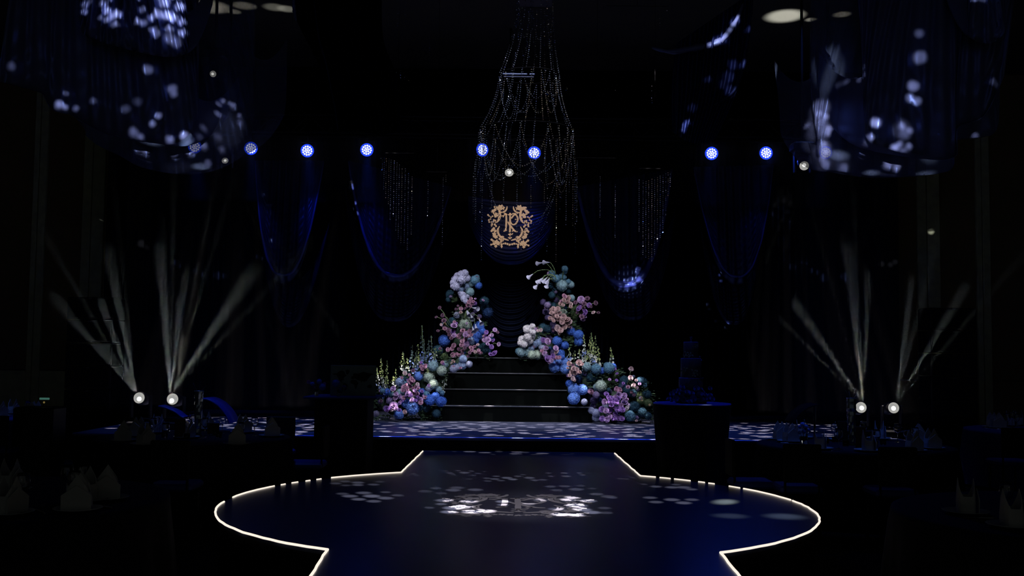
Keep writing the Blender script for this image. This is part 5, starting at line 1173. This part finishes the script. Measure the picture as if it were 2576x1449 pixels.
# guest book table with the map board
gt = P(868, 998, 12.5)
t2 = thing('display_table', 'square display table with a straight black cloth, left of the runway', 'table', (gt.x, 12.5, FZ), 0, 'display tables beside the stage')
ztp = P(868, 998, 12.5).z
MB().bbox((0, 0, (ztp - FZ) / 2), (129 / S(12.5), .6, ztp - FZ - .02), .015).build('tablecloth', M['table_black'], t2, False)
MB().bbox((0, 0, ztp - FZ), (180 / S(12.5), .74, .025), .006).build('table_top', M['table_navy'], t2, False)
mbd = P(886, 990, 12.45)
mpb = thing('map_board', 'framed world map board leaning upright on the left display table', 'map board', (mbd.x, 12.5, ztp + .013))
bw, bh = 114 / S(12.5), 76 / S(12.5)
MB().bbox((0, .012, bh / 2), (bw, .016, bh), .004).build('board', M['map_sea'], mpb, False)
for nm_, poly in (('north_america', [(415,300),(440,292),(490,290),(520,262),(560,250),(600,262),(615,300),(640,320),(610,335),(590,360),(600,375),(570,385),(560,400),(585,420),(560,412),(530,385),(505,350),(480,312),(440,310)]),
                  ('greenland', [(620,250),(650,242),(685,248),(680,275),(655,305),(635,300),(625,272)]),
                  ('south_america', [(585,425),(615,420),(660,448),(650,475),(630,500),(610,535),(602,520),(605,480),(590,452)]),
                  ('africa', [(700,385),(735,375),(790,380),(812,410),(828,415),(805,450),(795,490),(775,500),(765,470),(755,440),(710,425),(698,405)]),
                  ('eurasia', [(708,360),(715,330),(745,320),(730,300),(760,285),(800,292),(850,282),(900,265),(960,280),(1040,290),(1060,298),(1020,310),(1000,330),(985,345),(965,365),(950,395),(925,390),(910,410),(890,385),(870,412),(855,385),(830,388),(800,372),(760,358),(740,370)]),
                  ('australia', [(960,455),(985,440),(1015,435),(1035,465),(1020,490),(990,482),(965,482)])):
    pts = [((x - 740) / 690 * bw * .98, -(y - 385) / 410 * bh + bh / 2) for x, y in poly]; n_ = len(pts)
    MB().add([(x, .0035, z) for x, z in pts] + [(x, .001, z) for x, z in pts], [tuple(range(n_, 2 * n_)), ] + [(i, (i + 1) % n_, n_ + (i + 1) % n_, n_ + i) for i in range(n_)]).build('continent_print', M['map_land'], mpb, False)
MB().tube([(0, .02, bh * .6), (0, .16, 0)], .006, 5).build('rear_strut', M['metal_black'], mpb)
for lab, lst, cx_ in (('vase of small blue flowers left of the world map board', [(776, 961, 5, 'violet'), (786, 966, 6, 'royal'), (803, 960, 7, 'royal'), (811, 973, 9, 'royal'), (816, 965, 4, 'violet'), (790, 976, 5, 'dmauve')], 796),
                      ('vase with one blue hydrangea in front of the world map board', [(845, 964, 10, 'royal'), (866, 975, 7, 'dmauve'), (856, 982, 7, 'dark')], 852)):
    c = P(cx_, 996, 12.3); v = thing('flower_vase', lab, 'vase', (c.x, 12.3, ztp + .013))
    MB().lathe([(.02, 0), (.025, .01), (.02, .05), (.026, .075), (.022, .075), (.016, .05)], 12).build('vase_body', M['glass'], v)
    small_bloom_bunch(v, lst, 12.3, None)
    for x, y, r, k in lst:
        p = P(x, y, 12.3) - v.location; MB().tube([(0, 0, .05), (p.x * .5, 0, p.z * .6), (p.x, p.y, p.z)], .0025, 4).build('stem', M['petal_wire'], v)
# curved seats, two coloured as blue-lit, in front of the stage corners
def curve_seat(label, pts, Y, wd, mt, thick=.018):
    c = P(pts[0][0], pts[0][1], Y); t = thing('curved_lounge_chair', label, 'chair', (c.x, Y, 0), 0, 'curved lounge chairs')
    f = contour_fn(pts); vs = []; fs = []; n_ = 24
    for i in range(n_ + 1):
        p = P(*f(i / n_), Y) - Vector((c.x, Y, 0)); w_ = wd
        q0, q1 = P(*f(max(0, i / n_ - .02)), Y), P(*f(min(1, i / n_ + .02)), Y); tn = (q1 - q0).normalized(); nn = Vector((-tn.z, 0, tn.x)) * thick
        for dy, o_ in ((-wd / 2, 0), (wd / 2, 0), (wd / 2, -1), (-wd / 2, -1)): vs.append((p.x + nn.x * o_, dy, p.z + nn.z * o_))
    for i in range(n_):
        for k in range(4): j = (k + 1) % 4; fs.append((i * 4 + k, i * 4 + j, (i + 1) * 4 + j, (i + 1) * 4 + k))
    MB().add(vs, fs).build('curved_back', mt, t)
    e = P(*f(1), Y) - Vector((c.x, Y, 0)); s0 = P(*f(0), Y) - Vector((c.x, Y, 0)); sg = 1 if e.x > 0 else -1
    mx = (e.x + s0.x) / 2
    MB().bbox((mx, 0, .40 + FZ), (abs(e.x - s0.x) + .06, wd, .1), .02).build('seat', M['black'], t, False)
    for a in (-1, 1):
        for b in (-1, 1): MB().tube([(mx + a * abs(e.x - s0.x) / 2, b * wd * .4, FZ), (mx + a * abs(e.x - s0.x) / 2.2, b * wd * .38, .36 + FZ)], .014, 6).build('leg', M['metal_black'], t)
    MB().tube([(s0.x, 0, .4 + FZ), (s0.x, 0, s0.z - .02)], .014, 6).build('back_post', M['metal_black'], t)
curve_seat('blue-lit curved lounge chair back below the inner left moving head', [(406, 1019), (425, 1024), (448, 1034), (462, 1045), (469, 1048)], 12.75, .22, M['blue_lit'])
curve_seat('larger blue-lit curved lounge chair back right of the left crystal vase', [(510, 1001), (532, 1001), (555, 1012), (572, 1028), (584, 1046), (590, 1062)], 12.75, .42, M['blue_lit'])
curve_seat('dark curved lounge chair back left of the right crystal vase', [(2049, 1018), (2030, 1022), (2012, 1032), (1998, 1045), (1988, 1062)], 12.75, .4, M['table_black'])

# ------------------------------------------------------------------ guest tables
def napkin_proto():
    mb = MB(); n_ = 24
    def prof(a, peak):                              # two tall peaks front and back, low at the sides
        d = min(abs(a - PI / 2), abs(a - 3 * PI / 2)); return .085 + .09 * max(0, 1 - d / 1.05) if peak else .085
    vs = []; fs = []
    for layer, (k, zf) in enumerate(((1.0, 0), (1.02, .5), (.92, 1.0), (.86, 1.0), (.84, .15))):
        for i in range(n_):
            a = 2 * PI * i / n_; rx = .072 * k * (1 - .10 * zf); ry = .046 * k
            cx_, cy_ = math.cos(a), math.sin(a); sq = (abs(cx_) ** 4 + abs(cy_) ** 4) ** -.25 * .92
            vs.append((rx * cx_ * sq, ry * cy_ * sq, prof(a, True) * zf + (0 if zf < 1 else 0)))
    for l in range(4):
        for i in range(n_): j = (i + 1) % n_; fs.append((l * n_ + i, l * n_ + j, (l + 1) * n_ + j, (l + 1) * n_ + i))
    fs.append(tuple(range(4 * n_, 5 * n_))); mb.add(vs, fs)
    t = thing('folded_napkin', '-', 'napkin'); mb.build('napkin_cone', M['white_linen'], t, False)
    f = MB().add([(-.070, -.048, .002), (.070, -.048, .002), (.071, -.049, .075), (0, -.0515, .125), (-.071, -.049, .075), (-.070, -.052, .002), (.070, -.052, .002), (.071, -.053, .075), (0, -.055, .123), (-.071, -.053, .075)],
                 [(9, 8, 7, 6, 5), (0, 5, 6, 1), (1, 6, 7, 2), (2, 7, 8, 3), (3, 8, 9, 4), (4, 9, 5, 0)]); f.build('front_flap', M['white_linen'], t, False)
    return t
def plate_proto():
    t = thing('dinner_plate', '-', 'plate')
    MB().lathe([(.001, .004), (.075, .004), (.095, .008), (.135, .018), (.138, .021), (.134, .022), (.095, .012), (.075, .009), (.001, .009)], 36, cap=False).build('charger', M['china'], t)
    MB().lathe([(.05, 0), (.06, 0), (.06, .005), (.05, .005)], 24).build('foot_ring', M['china'], t); return t
def glass_proto():
    t = thing('wine_glass', '-', 'glass')
    MB().lathe([(.036, 0), (.034, .003), (.006, .008), (.0042, .02), (.004, .09), (.008, .098)], 16, cap=True).build('stem', M['glass'], t)
    MB().lathe([(.002, .098), (.022, .107), (.037, .13), (.041, .155), (.036, .19), (.032, .208), (.0308, .208), (.0346, .19), (.0396, .155), (.0356, .131), (.021, .1085), (.002, .1)], 20, cap=False).build('bowl', M['glass'], t); return t
def knife_proto():
    t = thing('table_knife', '-', 'cutlery')
    MB().bbox((0, -.045, .004), (.014, .09, .007), .002).build('handle', M['silver'], t, False)
    MB().add([(-.007, 0, .002), (.007, 0, .002), (.008, .09, .002), (-.002, .118, .002), (-.007, 0, .005), (.006, 0, .004), (.007, .09, .004), (-.002, .118, .004)], [(4, 5, 6, 7), (0, 1, 5, 4), (1, 2, 6, 5), (2, 3, 7, 6), (3, 0, 4, 7), (3, 2, 1, 0)]).build('blade', M['silver'], t, False); return t
def votive_proto():
    t = thing('votive_glass', '-', 'candle holder')
    MB().lathe([(.028, 0), (.032, .004), (.034, .06), (.032, .06), (.029, .008), (.001, .008)], 14, cap=False).build('cup', M['glass'], t)
    MB().lathe([(.026, .009), (.026, .03), (.001, .031)], 12).build('wax', M['white_linen'], t); return t
def chair_proto():
    t = thing('banquet_chair', '-', 'chair')
    w_ = .36
    MB().bbox((0, 0, .45), (w_ + .04, .40, .07), .02).build('seat', M['seat'], t, False)
    MB().bbox((0, .20, .70), (w_, .035, .36), .012).build('backrest', M['black'], t, False)
    for a in (-1, 1):
        MB().tube([(a * (w_ / 2 - .02), -.17, 0), (a * (w_ / 2 - .03), -.16, .42)], .015, 6).build('leg', M['metal_black'], t)
        MB().tube([(a * (w_ / 2 - .02), .20, 0), (a * (w_ / 2 - .02), .19, .45), (a * (w_ / 2 - .02), .20, .86)], .015, 6).build('leg', M['metal_black'], t)
    return t
M['seat'] = mat('blue_lit_seat', (.02, .035, .22), rough=.5)  # blue light on the black seats put into their colour
PR = dict(napkin=napkin_proto(), plate=plate_proto(), glass=glass_proto(), knife=knife_proto(), votive=votive_proto(), chair=chair_proto())
USED = set()
def place(kind, loc, rz, label, group=None, scale=None):
    r = PR[kind]
    if kind not in USED:
        USED.add(kind); r.location = loc; r.rotation_euler = (0, 0, rz); r['label'] = label
        if group: r['group'] = group
        if scale: r.scale = (scale,) * 3
        return r
    return dup(r, loc, rz, label, group, scale)
ZT = .76
ORD = ['first', 'second', 'third', 'fourth', 'fifth', 'sixth', 'seventh', 'eighth', 'ninth', 'tenth', 'eleventh']
def guest_table(key, cx_, cy_, r, naps, chairs, cloth_m, seed=0, glasses=True, vase=None, card=None, votives=0):
    t = thing('banquet_table', 'round banquet table under dark cloth, ' + key[1], 'table', (cx_, cy_, FZ), 0, 'guest tables')
    MB().lathe([(r - .01, ZT - .03), (r, ZT - .02), (r - .004, ZT - .004)], 48).build('tabletop', M['black'], t)
    for a in range(4):
        MB().tube([(r * .6 * math.cos(a * PI / 2 + .7), r * .6 * math.sin(a * PI / 2 + .7), 0), (r * .6 * math.cos(a * PI / 2 + .7), r * .6 * math.sin(a * PI / 2 + .7), ZT - .03)], .018, 6).build('leg', M['metal_black'], t)
    cl = round_cloth(r + .008, ZT, 14, ZT - .04, cloth_m, .03, seed, 'tablecloth', None); cl.location = (cx_, cy_, FZ)
    cl['label'] = 'dark floor-length cloth with soft folds on ' + key[0]; cl['category'] = 'tablecloth'; cl['group'] = 'tablecloths of the guest tables'
    random.seed(seed + 40); zt = ZT + FZ + .001
    naps = sorted(naps)
    for i, (px, py, rot) in enumerate(naps):
        p = PZ(px, py, zt + .01); wh = ORD[i] + ' from left on ' + key[0]
        place('plate', (p.x, p.y, zt), rot, 'white plate under a napkin, ' + wh, 'plates on ' + key[0])
        place('napkin', (p.x, p.y, zt + .0095), rot, 'white folded peaked napkin, ' + wh, 'napkins on ' + key[0], 1.18)
        d = Vector((cx_ - p.x, cy_ - p.y, 0)); d = d.normalized() if d.length > .1 else Vector((0, 1, 0)); sd = Vector((-d.y, d.x, 0))
        g = Vector((p.x, p.y, zt)) + d * .19 + sd * -.12
        if glasses: place('glass', g, random.uniform(0, 6), 'stemmed wine glass by the napkin %s' % wh, 'wine glasses on ' + key[0])
        k_ = Vector((p.x, p.y, zt)) + sd * -.17
        if (k_ - Vector((cx_, cy_, zt))).length < r - .1: place('knife', k_, math.atan2(d.y, d.x) - PI / 2, 'silver knife beside the plate %s' % wh, 'cutlery on ' + key[0])
    for i, (px, pyt, rot) in enumerate(sorted(chairs)):
        lab, x, y = chairs_lab(key, i, px, pyt)
        place('chair', (x, y, FZ), rot, lab, 'chairs at ' + key[0])
    for i in range(votives):
        a = 2 * PI * i / max(1, votives) + seed; place('votive', (cx_ + .30 * math.cos(a), cy_ + .30 * math.sin(a), zt), 0, 'small glass candle holder, %s from the front on %s' % (ORD[sorted(range(votives), key=lambda j: math.sin(2 * PI * j / votives + seed)).index(i)], key[0]), 'candle holders on ' + key[0])
    return t
def chairs_lab(key, i, px, pyt):
    d = ray(px, pyt); p = EYE + d * ((.875 + FZ - CAMZ) / d.z)
    return 'black square-backed chair, %s from left at %s' % (ORD[i], key[0]), p.x, p.y
K1 = ('the middle left table', 'in the middle on the left side'); K2 = ('the middle right table', 'in the middle on the right side')
K3 = ('the far left table', 'far back at the left edge, its rim lit blue'); K4 = ('the far right table', 'far back at the right edge')
K5 = ('the near left table', 'closest to the viewer on the left'); K6 = ('the near right table', 'closest to the viewer on the right')
guest_table(K1, -3.42, 11.25, 1.02, [(310, 1108, .3), (347, 1096, -.3), (363, 1117, 1.1), (396, 1087, 1.57), (470, 1100, 1.45), (516, 1079, 1.3), (597, 1116, .2), (610, 1087, 1.0), (683, 1096, .4)],
            [(447, 1104, PI), (698, 1051, 0)], M['table_black'], 1, votives=5)
guest_table(K2, 3.72, 11.25, 1.02, [(1962, 1105, .3), (1986, 1110, .5), (2014, 1100, 1.5), (2062, 1128, 1.35), (2112, 1106, 1.2), (2183, 1133, 1.5), (2212, 1103, 1.4), (2297, 1133, .5), (2312, 1112, -.2), (2343, 1127, .3)],
            [(2003, 1114, PI), (2238, 1121, PI)], M['table_black'], 2, votives=6)
guest_table(K3, -7.35, 14.3, 1.0, [(0, 1046, 1.3), (32, 1040, 1.5), (78, 1050, .3), (90, 1046, -.2)], [(6, 1044, PI)], M['table_navy'], 3, votives=3)
guest_table(K4, 7.15, 13.9, 1.0, [(2496, 1074, .2), (2514, 1076, -.3), (2541, 1070, 1.4), (2562, 1068, 1.5)], [(2536, 1074, PI)], M['table_navy'], 4, votives=2)
guest_table(K5, -3.35, 6.55, 1.15, [(24, 1232, 1.5), (196, 1281, .2), (212, 1258, -.3), (268, 1253, .3), (22, 1290, 1.3)], [], M['table_black'], 5, votives=2)
guest_table(K6, 3.55, 6.35, 1.15, [(2430, 1288, 1.35), (2545, 1322, 1.5)], [], M['table_black'], 6, votives=2)
# free chairs with blue-lit seats
def chair_seat(px, py, rz, lab):
    p = PZ(px, py, .485 + FZ); place('chair', (p.x, p.y, FZ), rz, lab, 'chairs beside the middle tables')
chair_seat(1888, 1206, PI / 2, 'black banquet chair with blue-lit seat between the cake table and the middle right table')
chair_seat(772, 1160, -PI / 2, 'black banquet chair with faintly blue-lit seat between the middle left table and the display table')
# tall crystal vases
def crystal_vase(label, px, pyb, pyt, wpx, Yv, flowers=()):
    b = P(px, pyb, Yv); t_ = P(px, pyt, Yv); h = t_.z - ZT - FZ; r = wpx / 2 / S(Yv)
    t = thing('crystal_vase', label, 'vase', (b.x, Yv, ZT + FZ + .001), 0, 'tall crystal vases')
    mb = MB(); n_ = 14; rows = int(h / .035)
    prof = [(r * (.70 + .3 * i / rows) * (1.03 if i % 2 else .97), h * i / rows) for i in range(rows + 1)]
    vr_ = random.Random(int(px)); mb.lathe(prof, n_, cap=False, wob=lambda a, z: vr_.uniform(-.07, .07))
    for i in range(rows + 1): pass
    mb.build('faceted_body', M['crystal_dark'], t, False)
    MB().lathe([(r * .9, 0), (r * .95, .012), (r * .6, .02)], 16).build('foot', M['crystal_dark'], t)
    MB().tube([(r * math.cos(2 * PI * i / 16), r * math.sin(2 * PI * i / 16), h) for i in range(17)], .004, 5, False).build('rim', M['crystal_dark'], t)
    for i in range(4):
        a = i * 1.7; MB().tube([(0, 0, h * .5), (.02 * math.cos(a), .02 * math.sin(a), h), (.07 * math.cos(a), .05 * math.sin(a), h + .05 + .02 * i)], .003, 4).build('twig', M['leaf_dark'], t)
    return t
M['crystal_dark'] = mat('smoked_crystal', (.28, .34, .42), rough=.12, metal=.7, spec=.8)
crystal_vase('tall faceted crystal vase on the middle left guest table', 498, 1080, 984, 23, 11.4)
crystal_vase('tall faceted crystal vase on the middle right guest table, beside the inner right lamp', 2142, 1085, 1002, 24, 11.2)
# menu cards
def card(label, px0, px1, pyt, Yc):
    a, b = P(px0, pyt, Yc), P(px1, pyt, Yc); t = thing('table_card', label, 'card', ((a.x + b.x) / 2, Yc, ZT + FZ + .001), 0, 'standing table cards')
    h = (a.z + b.z) / 2 - ZT - FZ - .012
    MB().bbox((0, 0, h / 2 + .01), (b.x - a.x, .006, h), .002).build('card_sheet', M['card'], t, False)
    MB().bbox((0, 0, .006), ((b.x - a.x) * .6, .05, .012), .003).build('card_foot', M['metal_black'], t, False)
card('dark brown standing card in the middle of the left guest table', 440, 467, 1053, 11.0)
card('wider dark brown standing card in front of the left crystal vase', 522, 552, 1064, 11.5)
card('large dark brown standing card beside the right crystal vase', 2152, 2178, 1073, 10.7)
card('small grey-brown standing card left of the right crystal vase', 2107, 2134, 1059, 11.6)
# flowers on the right guest table and small lights
YV2 = 11.1
fb = P(2022, 1100, YV2)
v = thing('flower_vase', 'low vase of small blue flowers among the glasses on the middle right table', 'vase', (fb.x, YV2, ZT + FZ + .001))
MB().lathe([(.035, 0), (.045, .02), (.04, .07), (.046, .09), (.042, .09), (.03, .05)], 14).build('vase_body', M['glass'], v)
small_bloom_bunch(v, [(2019, 1068, 6, 'bright'), (2028, 1073, 5, 'bright'), (2012, 1074, 5, 'royal'), (2022, 1086, 6, 'royal'), (2034, 1082, 5, 'royal'), (2012, 1088, 5, 'bright')], YV2, None)
for (x, y) in ((2019, 1068), (2034, 1082), (2012, 1088)):
    p = P(x, y, YV2) - v.location; MB().tube([(0, 0, .04), (p.x, p.y, p.z)], .003, 4).build('stem', M['petal_wire'], v)
dj = P(112, 1003, 13.0)
t = thing('control_desk', 'small control desk with a teal glowing monitor by the left wall', 'desk', (dj.x - .05, 13.0, 0))
MB().bbox((0, 0, dj.z / 2 - .05 + FZ / 2), (.5, .4, dj.z - .1 - FZ), .02).build('desk_body', M['metal_black'], t, False)
MB().bbox((.05, .0, dj.z), (24 / S(13), .02, 5 / S(13)), .003).build('monitor_strip', M['screen_teal'], t, False)
MB().ball((.05, -.01, dj.z - .045), .013, 8, 5).build('indicator_lamp', M['screen_amber'], t)
for x, y, lab in ((2066, 1224, 'flat silver strip lying on the carpet below the middle right table'),):
    p = PZ(x, y, FZ + .01); t = thing('metal_strip', lab, 'metal strip', (p.x, p.y, FZ)); MB().bbox((0, 0, .008), (.07, .03, .012), .003).build('strip_plate', M['silver'], t, False)
